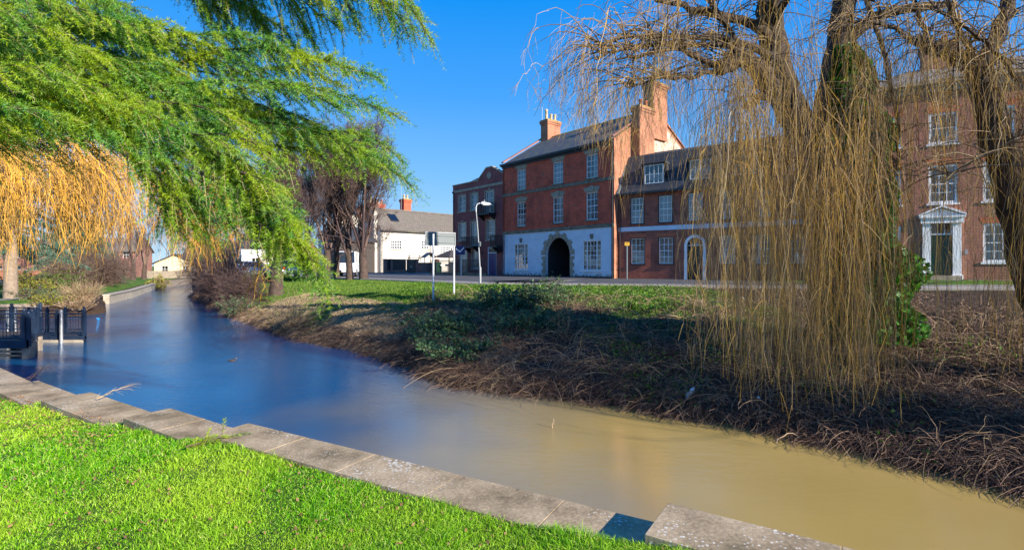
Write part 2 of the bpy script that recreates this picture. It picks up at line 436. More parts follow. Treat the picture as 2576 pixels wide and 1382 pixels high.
# ------------------------------------------------------------------ terrain
FARW = np.array([(30, -10), (18, -1.5), (12, 3.0), (9.3, 5.2), (6.91, 6.91), (6.2, 8.1), (4.66, 9.8), (2.83, 10.97), (1.6, 11.7), (-1.62, 13.2), (-2.69, 15.2), (-5.6, 18.7), (-9.3, 21.8), (-16, 30), (-27.8, 45.4), (-33, 53), (-50, 80), (-66, 108), (-100, 160), (-130, 200)], float)
KERB = np.array([(70, -14), (40, 6), (30, 13.5), (20.2, 19.6), (7.2, 25.5), (-1.9, 28), (-9, 35.6), (-14.6, 41), (-22, 50), (-34, 66), (-52, 90), (-75, 124), (-110, 170), (-140, 210)], float)
NEAR = np.array([(32, -22), (14, -6.4), (5.6, .05), (1.777, 2.61), (.93, 3.15), (-2.68, 5.204), (-4.09, 6.1), (-6.06, 7.34), (-7.96, 8.56), (-10, 10), (-14, 12.6), (-21, 15), (-26, 17.5), (-29, 22), (-30, 28), (-26.8, 30.5), (-26.6, 33.5), (-32.5, 40.7), (-36.7, 49.3), (-46.6, 66.5), (-54.4, 86.8), (-72, 115), (-106, 164), (-136, 206)], float)

def dist_poly(P, L):
    best = np.full(len(P), 1e9)
    for a, b in zip(L[:-1], L[1:]):
        ab = b - a; t = np.clip(((P - a) @ ab) / (ab @ ab), 0, 1)
        best = np.minimum(best, np.hypot(*(P - a - t[:, None] * ab).T))
    return best
def inside(P, poly):
    x, y = P[:, 0], P[:, 1]; c = np.zeros(len(P), bool); j = len(poly) - 1
    for i in range(len(poly)):
        xi, yi = poly[i]; xj, yj = poly[j]
        if yi != yj: c ^= ((yi > y) != (yj > y)) & (x < (xj - xi) * (y - yi) / (yj - yi) + xi)
        j = i
    return c
RIVER = np.vstack([FARW, NEAR[::-1]])
BANK = np.vstack([FARW, KERB[::-1]])
BEYOND = np.vstack([KERB, [(-600, 900), (900, 900), (900, -100)]])
def sstep(a, b, x):
    t = np.clip((x - a) / (b - a), 0, 1); return t * t * (3 - 2 * t)
def street(P):
    return .30 * sstep(14, 22, P[:, 0]) * sstep(12, 28, P[:, 1])
LX = [-16, -10, -8, -6.5, -4.8, -3.5, -2.7, .0, .55, .9, 5]
LZ = [-1.15, -1.0, -.97, -.89, -.80, -.69, -.59, -.575, -.49, -.435, -.42]
PH = rng.uniform(0, 6.28, (12, 2)); PK = rng.normal(size=(12, 2))
def lump(P, s):
    o = np.zeros(len(P))
    for i in range(12): o += np.sin(P @ (PK[i] * s) + PH[i, 0])
    return o / 12
def height(P):
    P = np.asarray(P, float)
    riv = inside(P, RIVER); bank = inside(P, BANK); bey = inside(P, BEYOND)
    dW = dist_poly(P, FARW); dK = dist_poly(P, KERB); dN = dist_poly(P, NEAR)
    s = street(P)
    z = np.interp(P[:, 0], LX, LZ)
    left = (P[:, 1] > 13.2) & (P[:, 0] < -10)
    zl = WATER + .35 + .6 * np.clip(dN / 2.5, 0, 1)
    z = np.where(left, zl, z)
    z = np.where(~left & (dN < .41), z - .1, z)
    z = np.where(~left & (dN < .2), -2.7, z)
    t = dW / (dW + dK + 1e-6)
    zb = WATER + (2.05 + s - .03) * (t ** .64) + .22 * np.clip(dW / 1.5, 0, 1) * np.clip(dK / 4, 0, 1) * lump(P, 1.6) + .16 * np.sin(np.pi * np.clip(t, 0, 1)) 
    z = np.where(bank, zb, z)
    z = np.where(bey, s - .03, z)
    z = np.where(riv, WATER - np.minimum(.7, .02 + np.minimum(dW, np.where(left, dN, .7)) * .9), z)
    return z, t, riv, bank, bey, left, dN, dW
def gz(x, y): return float(height(np.array([[x, y]]))[0][0])

def build_ground():
    th = np.concatenate([np.linspace(-62, 62, 620), np.linspace(64, 296, 90)])
    rr = np.concatenate([[.3], np.geomspace(.8, 120, 560), np.geomspace(125, 1500, 22)])
    T, RR = np.meshgrid(np.radians(th), rr)
    P = np.stack([np.sin(T) * RR, np.cos(T) * RR], -1).reshape(-1, 2)
    z, t, riv, bank, bey, left, dN, dW = height(P)
    soil = np.zeros(len(P))
    m = bank & (P[:, 0] > -12)
    sx = np.interp(P[:, 0], [-12, -5, 0, 3, 7, 9], [.18, .3, .38, .40, .5, .97])
    soil[m] = np.clip((sx[m] - t[m]) * 5 + .5, 0, 1)
    m2 = bank & (P[:, 0] <= -12); soil[m2] = np.clip((.25 - t[m2]) * 4 + .5, 0, 1)
    m3 = bank & (P[:, 0] > 8.5); soil[m3] = np.clip(1.0 - .25 * t[m3], 0, 1)
    soil[riv] = 1
    soil[left & ~bank & ~bey & ~riv & (dN < 1.2)] = .8
    V = np.column_stack([P, z])
    n1, n2 = len(rr), len(th)
    i, j = np.meshgrid(np.arange(n1 - 1), np.arange(n2), indexing='ij')
    j2 = (j + 1) % n2
    F = np.stack([i * n2 + j, (i + 1) * n2 + j, (i + 1) * n2 + j2, i * n2 + j2], -1).reshape(-1, 4)
    V = np.vstack([V, [(0, 0, -.58)]]); c = len(V) - 1
    soil = np.append(soil, 0)
    o = npmesh('ground', V, F[:, ::-1], 'ground', smooth=True, attr={'soil': soil})
    tag(o, kind='structure')
    # close the hole under the camera
    q = MB(); ring = [tuple(V[k]) for k in range(n2)]
    q.add(ring + [(0, 0, float(V[0][2]))], [(k, (k + 1) % n2, n2) for k in range(n2)])
    tag(q.build('ground_centre', 'ground'), kind='structure')
build_ground()

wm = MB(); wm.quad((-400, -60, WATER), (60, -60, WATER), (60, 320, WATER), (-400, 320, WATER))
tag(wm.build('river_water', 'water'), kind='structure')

# ------------------------------------------------------------------ street
def dens(L, step=1.0):
    out = []
    for a, b in zip(L[:-1], L[1:]):
        k = max(1, int(np.hypot(*(b - a)) / step)); out += [a + (b - a) * i / k for i in range(k)]
    out.append(L[-1]); return np.array(out)
def smooth_line(L, it=3):
    L = L.copy()
    for _ in range(it): L[1:-1] = .25 * L[:-2] + .5 * L[1:-1] + .25 * L[2:]
    return L
KL = smooth_line(dens(KERB, 1.), 6)
def offs(L, d):
    T = np.gradient(L, axis=0); T = nrm(T); Nn = np.stack([T[:, 1], -T[:, 0]], -1)   # away from river
    return L + Nn * d
def strip(name, d0, d1, z, m, skirt=0., rng_=None):
    a, b = offs(KL, d0), offs(KL, d1)
    if rng_ is not None: a, b = a[rng_], b[rng_]
    za = street(a) + z; zb = street(b) + z
    n = len(a); V = np.vstack([np.column_stack([a, za]), np.column_stack([b, zb])]); F = [(i, i + 1, n + i + 1, n + i) for i in range(n - 1)]
    if skirt:
        V = np.vstack([V, np.column_stack([a, za - skirt]), np.column_stack([b, zb - skirt])])
        F += [(2 * n + i, 2 * n + i + 1, i + 1, i) for i in range(n - 1)] + [(n + i, n + i + 1, 3 * n + i + 1, 3 * n + i) for i in range(n - 1)]
    o = npmesh(name, V, np.array(F), m); tag(o, kind='structure'); return o
strip('pavement', .0, 1.6, .07, 'paving', .12)
strip('kerb', 1.6, 1.75, .075, 'kerb', .12)
strip('road', 1.75, 60, .0, 'asphalt')
strip('road_edge_line', 2.0, 2.12, .004, 'roadpaint')
mid = offs(KL, 5.0)
for k, i in enumerate(range(8, len(KL) - 70, 6)):
    strip('road_dash', 4.95, 5.07, .004, 'roadpaint', 0, slice(i, i + 3))
strip('road_edge_line', 8.2, 8.32, .004, 'roadpaint', 0, slice(30, 95))

# ------------------------------------------------------------------ river wall with coping slabs on the near side
def river_wall():
    t = thing('river_wall', 'stepped stone river wall with wide lichened coping slabs beside the lawn', 'wall', (0, 0, 0))
    secs = [((13.0, -4.65), (.955, 3.139), -.40, .44), ((1.12, 3.07), (-2.68, 5.204), -.55, .43), ((-2.74, 5.26), (-4.09, 6.13), -.655, .48),
            ((-4.16, 6.16), (-6.06, 7.37), -.77, .55), ((-6.13, 7.41), (-7.96, 8.60), -.88, .6), ((-8.02, 8.64), (-10.2, 10.15), -.95, .6), ((-10.2, 10.2), (-15, 13.4), -1.02, .6)]
    for si, (A, B, z, wd) in enumerate(secs):
        A, B = np.array(A), np.array(B); d = B - A; L = np.hypot(*d); d /= L; nin = np.array([d[1], -d[0]])
        if nin[1] > 0: nin = -nin
        ln = .92; k = max(1, round(L / ln)); pos = 0
        for i in range(k):
            l0 = L * i / k + (.0022 if i else 0); l1 = L * (i + 1) / k - .0022
            jz = random.uniform(-.0012, .0012)
            m = MB(); a, b = A + d * l0, A + d * l1
            sk = nin * wd
            pa = [tuple(a), tuple(b), tuple(b + sk), tuple(a + sk)]
            m.prismz(pa, z - .09 + jz, z + jz)
            o = m.build('coping_slab', 'coping', t, bevel=.0025)
        m = MB(); a, b = A + nin * .03 + d * .03, B + nin * .03 - d * .03
        m.prismz([tuple(a), tuple(b), tuple(b + nin * (wd - .06)), tuple(a + nin * (wd - .06))], -2.6, z - .006)
        m.build('wall_face', 'stone_dark', t)
river_wall()

# ------------------------------------------------------------------ buildings
# a facade stands in its own frame: x runs along the street, y goes into the building, z up
def wall_holes(m, x0, x1, z0, z1, holes, y=0., rev=.14, arches=()):
    xs = sorted({x0, x1, *[h[0] for h in holes], *[h[1] for h in holes]})
    zs = sorted({z0, z1, *[h[2] for h in holes], *[h[3] for h in holes]})
    for a, b in zip(xs[:-1], xs[1:]):
        for c, d in zip(zs[:-1], zs[1:]):
            cx, cz = (a + b) / 2, (c + d) / 2
            if not any(h[0] < cx < h[1] and h[2] < cz < h[3] for h in holes):
                m.quad((a, y, c), (b, y, c), (b, y, d), (a, y, d))
    for h in holes:
        a, b, c, d = h[:4]; y2 = y + rev
        m.quad((a, y, c), (a, y, d), (a, y2, d), (a, y2, c)); m.quad((b, y, d), (b, y, c), (b, y2, c), (b, y2, d))
        m.quad((a, y, d), (b, y, d), (b, y2, d), (a, y2, d)); m.quad((b, y, c), (a, y, c), (a, y2, c), (b, y2, c))

def window(parent, x0, x1, z0, z1, y=.09, cols=3, rows=4, sash=True, fw=.08, bar=.036, curtain='sides', frame='white', sill=None, name='window', rec=.02, label=None):
    f = MB(); t = .05
    f.box(x0, x0 + fw, y, y + t, z0, z1); f.box(x1 - fw, x1, y, y + t, z0, z1)
    f.box(x0 + fw, x1 - fw, y, y + t, z0, z0 + fw); f.box(x0 + fw, x1 - fw, y, y + t, z1 - fw, z1)
    ix0, ix1, iz0, iz1 = x0 + fw, x1 - fw, z0 + fw, z1 - fw
    yb = y + .012
    mid = (iz0 + iz1) / 2
    if sash: f.box(ix0, ix1, y + .004, y + .045, mid - .025, mid + .025)
    for i in range(1, cols):
        x = ix0 + (ix1 - ix0) * i / cols; f.box(x - bar / 2, x + bar / 2, yb, yb + .025, iz0, iz1)
    for j in range(1, rows):
        z = iz0 + (iz1 - iz0) * j / rows
        if sash and abs(z - mid) < .03: continue
        f.box(ix0, ix1, yb + .002, yb + .023, z - bar / 2, z + bar / 2)
    w_ = f.build(name, frame, parent)
    if label: w_['label'] = label
    p = MB(); p.quad((ix0, y + .026, iz0), (ix1, y + .026, iz0), (ix1, y + .026, iz1), (ix0, y + .026, iz1)); p.build('pane', 'glass', w_)
    d = MB(); yy = y + .5
    d.quad((x0 - .2, yy, z0 - .2), (x1 + .2, yy, z0 - .2), (x1 + .2, yy, z1 + .2), (x0 - .2, yy, z1 + .2))
    d.quad((x0 - .2, y + .06, z0 - .2), (x0 - .2, yy, z0 - .2), (x0 - .2, yy, z1 + .2), (x0 - .2, y + .06, z1 + .2))
    d.quad((x1 + .2, y + .06, z0 - .2), (x1 + .2, yy, z0 - .2), (x1 + .2, yy, z1 + .2), (x1 + .2, y + .06, z1 + .2))
    d.build('room', 'interior', w_)
    if curtain:
        c = MB(); W = ix1 - ix0
        spans = {'sides': [(ix0, ix0 + W * .3), (ix1 - W * .3, ix1)], 'full': [(ix0, ix1)], 'left': [(ix0, ix0 + W * .55)], 'right': [(ix0 + W * .5, ix1)], 'half': [(ix0, ix1)]}[curtain]
        zt = iz1 if curtain != 'half' else mid
        for a, b in spans:
            k = max(4, int((b - a) / .04)); 
            for i in range(k):
                xa, xb = a + (b - a) * i / k, a + (b - a) * (i + 1) / k
                ya, yb2 = (y + .12 + .03 * (i % 2)), (y + .12 + .03 * ((i + 1) % 2))
                c.quad((xa, ya, iz0), (xb, yb2, iz0), (xb, yb2, zt), (xa, ya, zt))
        c.build('curtain', 'curtain', w_)
    return w_

def chimney(parent, x0, x1, y0, y1, z0, z1, m='red_brick', pots=(), potm='pot_red', cap='lichen', ph=.6, label=None):
    b = MB(); b.box(x0, x1, y0, y1, z0, z1 - .45)
    b.box(x0 - .06, x1 + .06, y0 - .06, y1 + .06, z1 - .45, z1 - .27); b.box(x0 - .12, x1 + .12, y0 - .12, y1 + .12, z1 - .27, z1 - .1)
    c = b.build('chimney', m, parent)
    if label: c['label'] = label
    k = MB(); k.box(x0 - .06, x1 + .06, y0 - .06, y1 + .06, z1 - .1, z1 + .02); k.build('chimney_cap', cap, c)
    for (px_, py_, h, pm) in pots:
        q = MB(); q.lathe([(.17, 0), (.15, h * .15), (.13, h * .8), (.16, h * .84), (.16, h), (.11, h), (.10, h * .5)], (px_, py_, z1 + .0), 12)
        q.build('chimney_pot', pm, c)
    return c

def downpipe(parent, x, z0, z1, y=-.07, m='black', r=.045):
    b = MB(); b.tube([(x, y, z0), (x, y, z1)], r, 8)
    b.box(x - .12, x + .12, y - .1, y + .06, z1, z1 + .18)
    z = z0 + .8
    while z < z1: b.box(x - .065, x + .065, y - .06, y + .06, z, z + .05); z += 1.8
    return b.build('downpipe', m, parent)

def aerial(parent, x, y, z0, z1, L=1.2):
    b = MB(); b.tube([(x, y, z0), (x, y, z1)], .018, 6); b.tube([(x - L, y - .1, z1 - .05), (x + .15, y, z1 - .05)], .012, 5)
    for i in range(7):
        xx = x - L + i * L / 7; b.tube([(xx, y - .2, z1 - .05), (xx, y + .2, z1 - .05)], .008, 4)
    return b.build('aerial', 'steel', parent)

RD = (.64441, -.76468)
def red_building():
    t = thing('corner_building', 'three storey red brick building with a whitewashed ground floor and stone arched passage', 'building', (-.88, 49.4, 0), math.atan2(RD[1], RD[0]))
    L, D, EV, RG = 13.47, 10.6, 10.75, 13.9
    up = [(2.08, 3.32, 8.02, 9.92), (6.83, 8.07, 8.02, 9.92), (10.62, 11.86, 8.02, 9.92), (2.08, 3.32, 4.68, 6.9), (6.83, 8.07, 4.68, 6.9), (10.62, 11.86, 4.68, 6.9)]
    lo = [(1.7, 3.6, .66, 3.05), (10.27, 12.2, .66, 3.05)]
    ax0, ax1, asp = 5.92, 8.88, 1.95; acx = (ax0 + ax1) / 2; ar = (ax1 - ax0) / 2
    m = MB(); wall_holes(m, 0, L, 4.26, EV, up)
    m.build('wall', 'red_brick', t)
    # gable ends and back
    g = MB(); g.prismx([(0.0, 0), (D, 0), (D, EV), (D / 2, RG), (0.0, EV)], L - .28, L - .001); g.build('gable_wall', 'brick_orange', t)
    g = MB(); g.prismx([(0.0, 0), (D, 0), (D, EV), (D / 2, RG), (0.0, EV)], .001, .28); g.build('gable_wall', 'red_brick', t)
    g = MB(); g.prismx([(4.3, 6), (D - .3, 6), (D - .3, EV - .1), (D / 2 + .2, 13.5), (4.3, 12.8)], L, L + .02); g.build('lime_washed_patch', 'lime_brick', t)
    g = MB(); g.quad((0, D, 0), (L, D, 0), (L, D, EV), (0, D, EV)); g.build('rear_wall', 'brick_orange', t)
    # ground floor with the arch
    m = MB(); wall_holes(m, 0, L, 0, 4.0, lo + [(ax0, ax1, 0, asp + ar)], rev=.3)
    n = 24
    for i in range(n):
        a0, a1 = math.pi * i / n, math.pi * (i + 1) / n
        p0 = (acx + ar * math.cos(a0), asp + ar * math.sin(a0)); p1 = (acx + ar * math.cos(a1), asp + ar * math.sin(a1))
        m.quad((p0[0], 0, p0[1]), (p0[0], 0, asp + ar), (p1[0], 0, asp + ar), (p1[0], 0, p1[1]))
        m.quad((p0[0], 0, p0[1]), (p1[0], 0, p1[1]), (p1[0], .3, p1[1]), (p0[0], .3, p0[1]))
    m.build('whitewashed_wall', 'wash', t)
    # passage through the building
    m = MB()
    m.quad((ax0, .3, 0), (ax0, D, 0), (ax0, D, 3.6), (ax0, .3, 3.6)); m.quad((ax1, .3, 0), (ax1, D, 0), (ax1, D, 3.6), (ax1, .3, 3.6))
    m.quad((ax0, .3, 3.6), (ax1, .3, 3.6), (ax1, D, 3.6), (ax0, D, 3.6)); m.quad((ax0, D - .4, 0), (ax1, D - .4, 0), (ax1, D - .4, 3.6), (ax0, D - .4, 3.6))
    m.build('passage', 'interior', t)
    # string courses
    for z0, z1 in ((4.0, 4.27), (7.6, 7.86)):
        b = MB(); b.box(-.03, L + .03, -.07, .02, z0, z1); b.build('string_course', 'stone_dark', t, bevel=.01)
    # rusticated arch surround
    b = MB(); nv = 13
    for i in range(nv):
        a0 = math.pi * (i + .06) / nv; a1 = math.pi * (i + .94) / nv; ro = ar + (.62 if i == 6 else (.52 if i % 2 == 0 else .34))
        pts = [(acx + r_ * math.cos(a), asp + r_ * math.sin(a)) for r_, a in ((ar, a0), (ro, a0), (ro, a1), (ar, a1))]
        b.prism(pts, -.06, .05)
    z = 0.12; i = 0
    while z < asp - .1:
        wd = .46 if i % 2 else .3
        b.box(ax0 - wd, ax0, -.06, .05, z, z + .27); b.box(ax1, ax1 + wd, -.06, .05, z, z + .27); z += .29; i += 1
    b.build('arch_surround', 'stone', t, bevel=.012)
    # lintels over the upper windows
    for (a, b_, c, d) in up:
        cx = (a + b_) / 2; q = MB()
        q.prism([(cx - .16, d), (cx + .16, d), (cx + .22, d + .5), (cx - .22, d + .5)], -.07, .03)
        for s in (-1, 1):
            q.prism([(cx + s * .18, d + .0), (cx + s * .42, d + .0), (cx + s * .56, d + .42), (cx + s * .23, d + .42)][::s], -.04, .03)
            q.prism([(cx + s * .44, d + .0), (cx + s * .64, d + .0), (cx + s * .88, d + .36), (cx + s * .58, d + .40)][::s], -.035, .03)
        q.build('lintel', 'stone', t)
        q = MB(); q.box(a - .08, b_ + .08, -.08, .08, c - .12, c); q.build('sill', 'stone_dark', t)
    kinds = ['full', 'full', 'right', 'half', 'full', 'full']
    for k, (a, b_, c, d) in enumerate(up): window(t, a, b_, c, d, cols=3, rows=4, curtain=kinds[k])
    for k, (a, b_, c, d) in enumerate(lo):
        w_ = window(t, a, b_, c, d, y=.05, cols=5, rows=6, curtain='full' if k == 0 else 'half', fw=.08)
        f = MB(); f.box(a + .42, a + .5, .03, .12, c, d); f.box(b_ - .5, b_ - .42, .03, .12, c, d); f.build('mullion', 'white', w_)
        q = MB(); q.box(a - .12, b_ + .12, -.1, .06, c - .1, c); q.build('sill', 'white', t)
        cx = (a + b_) / 2; q = MB(); q.prism([(cx - .13, d + .12), (cx + .13, d + .12), (cx + .19, d + .5), (cx - .19, d + .5)], -.05, .02); q.build('keystone', 'stone_dark', t)
    q = MB(); q.box(0.0, ax0 - .5, -.05, .0, 0, .14); q.build('plinth', 'black', t)
    q = MB(); q.box(ax1 + .5, L, -.05, .0, 0, .16); q.build('plinth', 'black', t)
    # tie plates
    for x, z in ((1.0, 8.9), (4.7, 8.9), (5.6, 9.1), (9.2, 9.1), (12.7, 9.2), (9.3, 6.0), (4.9, 6.0), (5.4, 8.2)):
        q = MB(); q.tube([(x, -.03, z), (x, .0, z)], .085, 10); q.build('tie_plate', 'stone_dark', t)
    # roof
    r = MB(); ov = .3
    def slab(y0, z0, y1, z1, th=.1): r.prismx([(y0, z0), (y1, z1), (y1, z1 + th), (y0, z0 + th)], .28, L - .28)
    slab(-ov, EV - ov * .65, D / 2, RG); slab(D + ov, EV - ov * .65, D / 2, RG)
    rf = r.build('roof', 'slate', t)
    g = MB()
    for (xa, xb) in ((-.04, .28), (L - .28, L + .04)):
        g.prismx([(-.15, EV + .1), (D / 2, RG + .22), (D + .15, EV + .1), (D + .15, EV + .22), (D / 2, RG + .36), (-.15, EV + .22)], xa, xb)
    g.build('verge_coping', 'pink_brick', rf)
    g = MB(); g.prismx([(D / 2 - .12, RG + .05), (D / 2, RG + .2), (D / 2 + .12, RG + .05)], .28, L - .28); g.build('ridge_tiles', 'lichen', rf)
    g = MB(); g.box(0, L, -.42, -.3, EV - .22, EV - .06); g.box(0, L, -.3, .0, EV - .3, EV - .12); g.box(0, L, -.12, 0, EV - .45, EV - .3); g.build('gutter', 'black', rf)
    downpipe(t, L - .08, 0, EV - .35, y=-.1)
    chimney(t, .35, 1.35, 4.7, 6.5, 12.5, 15.75, 'brick_orange', [(.85, 5.0, 1.1, 'pot_buff'), (.8, 5.7, .75, 'pot_buff'), (.85, 6.2, .8, 'pot_buff')], cap='lichen', label='square orange brick chimney with lichened cap and buff pots')
    aerial(t, .5, 4.75, 15, 17.2)
    chimney(t, L + .001, L + .75, 2.2, 4.15, 7.8, 13.6, 'brick_orange', [(L + .4, 2.8, .6, 'pot_red'), (L + .4, 3.5, .6, 'pot_red')], label='slender brick stack climbing the gable with two red pots')
    chimney(t, L - .75, L + .25, 4.75, 6.75, 11.5, 16.2, 'brick_orange', [(L - .3, 5.2, .4, 'pot_buff'), (L - .3, 6.2, .4, 'pot_buff')], label='broad brick chimney at the apex of the gable')
red_building()

def brown_building():
    ox, oy = -.88 + .76468 * .12, 49.4 + .64441 * .12
    t = thing('apartment_block', 'narrow brown brick block of flats with stone framed windows, iron balconies and a small pediment', 'building', (ox, oy, 0), math.atan2(RD[1], RD[0]))
    X0, X1, H = -8.85, -.01, 9.72
    ws = [(-7.7, -6.42, 6.8, 8.5), (-5.46, -4.24, 6.8, 8.5), (-2.92, -1.58, 6.3, 8.5), (-7.65, -6.35, 3.72, 5.57), (-5.4, -4.2, 3.1, 5.57), (-2.72, -1.4, 3.6, 5.6),
          (-7.5, -6.15, .35, 2.65), (-5.25, -4.0, .7, 2.65)]
    dr = (-2.58, -1.18, .05, 2.88)
    m = MB(); wall_holes(m, X0, X1, 0, H, ws + [dr]); m.build('wall', 'brown_brick', t)
    D = 9
    m = MB(); m.quad((X0, 0, 0), (X0, D, 0), (X0, D, H), (X0, 0, H)); m.quad((X1, 0, 0), (X1, D, 0), (X1, D, H), (X1, 0, H)); m.quad((X0, D, 0), (X1, D, 0), (X1, D, H), (X0, D, H)); m.build('side_wall', 'brown_brick', t)
    m = MB(); m.prism([(-4.3, H), (-2.75, 10.85), (-1.9, 10.85), (X1 - .0, 9.9), (X1, H)], -.001, .3); m.build('pediment', 'brown_brick', t)
    m = MB(); m.prism([(-4.4, H + .02), (-2.8, 10.93), (-1.85, 10.93), (X1, 9.97), (X1, 9.86), (-1.9, 10.82), (-2.72, 10.82), (-4.3, H - .06)], -.06, .34); m.box(X0 - .06, -4.3, -.06, .34, H, H + .1); m.build('parapet_coping', 'stone', t)
    m = MB(); m.box(X0 - .03, X1, -.05, .02, 8.93, 9.17); m.build('stone_band', 'stone', t)
    m = MB(); m.tube([(-2.33, -.04, 10.05), (-2.33, .0, 10.05)], .34, 20); o = m.build('round_plaque', 'stone', t)
    m = MB(); m.prismx([(.3, H - .2), (4.5, 11.6), (D, H - .2)], X0 + .2, X1); m.build('roof', 'slate_plain', t)
    for k, (a, b, c, d) in enumerate(ws):
        q = MB(); q.box(a - .14, a, -.04, .05, c, d + .12); q.box(b, b + .14, -.04, .05, c, d + .12); q.box(a, b, -.04, .05, d, d + .12); q.box((a + b) / 2 - .14, (a + b) / 2 + .14, -.06, .05, d + .12, d + .26); q.box(a - .2, b + .2, -.09, .08, c - .12, c)
        q.build('stone_surround', 'stone', t)
        window(t, a, b, c, d, cols=2, rows=3, sash=False, curtain=['half', 'full', 'sides', 'full', 'full', 'right', 'full', 'full'][k], fw=.09)
    a, b, c, d = dr
    q = MB(); q.box(a, a + .08, .03, .1, c, d); q.box(b - .08, b, .03, .1, c, d); q.box(a + .08, b - .08, .03, .1, d - .08, d); q.box(a + .08, b - .08, .03, .1, d - .62, d - .54)
    q.build('door_frame', 'white', t)
    q = MB(); q.box(a + .08, b - .08, .08, .13, c, d - .62)
    for i in range(2):
        for j in range(3): q.box(a + .2 + i * .56, a + .62 + i * .56, .055, .08, c + .18 + j * .65, c + .68 + j * .65)
    dd = q.build('door', 'blue_paint', t)
    q = MB(); q.lathe([(.0, .04), (.03, .03), (.03, 0)], (b - .2, .04, c + 1.05), 8); q.build('handle', 'steel', dd)
    q = MB(); q.quad((a + .08, .09, d - .54), (b - .08, .09, d - .54), (b - .08, .09, d - .08), (a + .08, .09, d - .08)); q.build('fanlight', 'glass', t)
    for (a, b, z) in ((-3.35, -1.15, 6.2), (-5.8, -3.85, 3.0), (-1.0, -.02, 2.95)):
        q = MB(); q.box(a, b, -.95, .0, z - .16, z); q.prismx([(0, z - .16), (-.8, z - .16), (0, z - .7)], a + .15, a + .25); q.prismx([(0, z - .16), (-.8, z - .16), (0, z - .7)], b - .25, b - .15)
        bl = q.build('balcony', 'iron', t)
        q = MB(); q.box(a, b, -.95, -.91, z + .95, z + 1.0); q.box(a, a + .04, -.95, 0, z + .95, z + 1.0); q.box(b - .04, b, -.95, 0, z + .95, z + 1.0); q.box(a, b, -.95, -.91, z + .08, z + .12)
        k = int((b - a) / .11)
        for i in range(k + 1): x = a + (b - a - .03) * i / k; q.box(x, x + .025, -.945, -.92, z, z + .97)
        for i in range(8): y = -.9 + i * .11; q.box(a, a + .025, y, y + .025, z, z + .97); q.box(b - .025, b, y, y + .025, z, z + .97)
        q.build('railing', 'iron', bl)
    for x in (-3.25, -.75):
        q = MB(); q.box(x - .07, x + .07, -.28, -.14, 2.2, 2.42); q.tube([(x, 0, 2.5), (x, -.2, 2.56), (x, -.21, 2.42)], .015, 6); q.build('wall_lantern', 'iron', t)
    downpipe(t, X0 + .2, 0, 8.9)
    chimney(t, -2.75, -1.0, 3.4, 4.4, 10.8, 11.7, 'brick_orange', [(-2.4, 3.9, .85, 'pot_red'), (-1.85, 3.9, .85, 'pot_red'), (-1.3, 3.9, .85, 'pot_red')], label='low chimney with three red pots')
    # area railing in front
    r = thing('area_railing', 'dark iron railing on a low stone kerb in front of the brown brick flats', 'railing', (ox, oy, 0), math.atan2(RD[1], RD[0]))
    q = MB(); q.box(X0 - 1.3, -.3, -2.1, -1.9, 0, .32); q.build('stone_kerb', 'stone_dark', r)
    q = MB(); q.box(X0 - 1.3, -.3, -2.02, -1.98, 1.5, 1.54); q.box(X0 - 1.3, -.3, -2.02, -1.98, .42, .46)
    k = 80
    for i in range(k + 1):
        x = X0 - 1.3 + (-.3 - X0 + 1.3) * i / k; q.box(x - .012, x + .012, -2.01, -1.99, .32, 1.66)
    q.build('bars', 'iron', r)
brown_building()

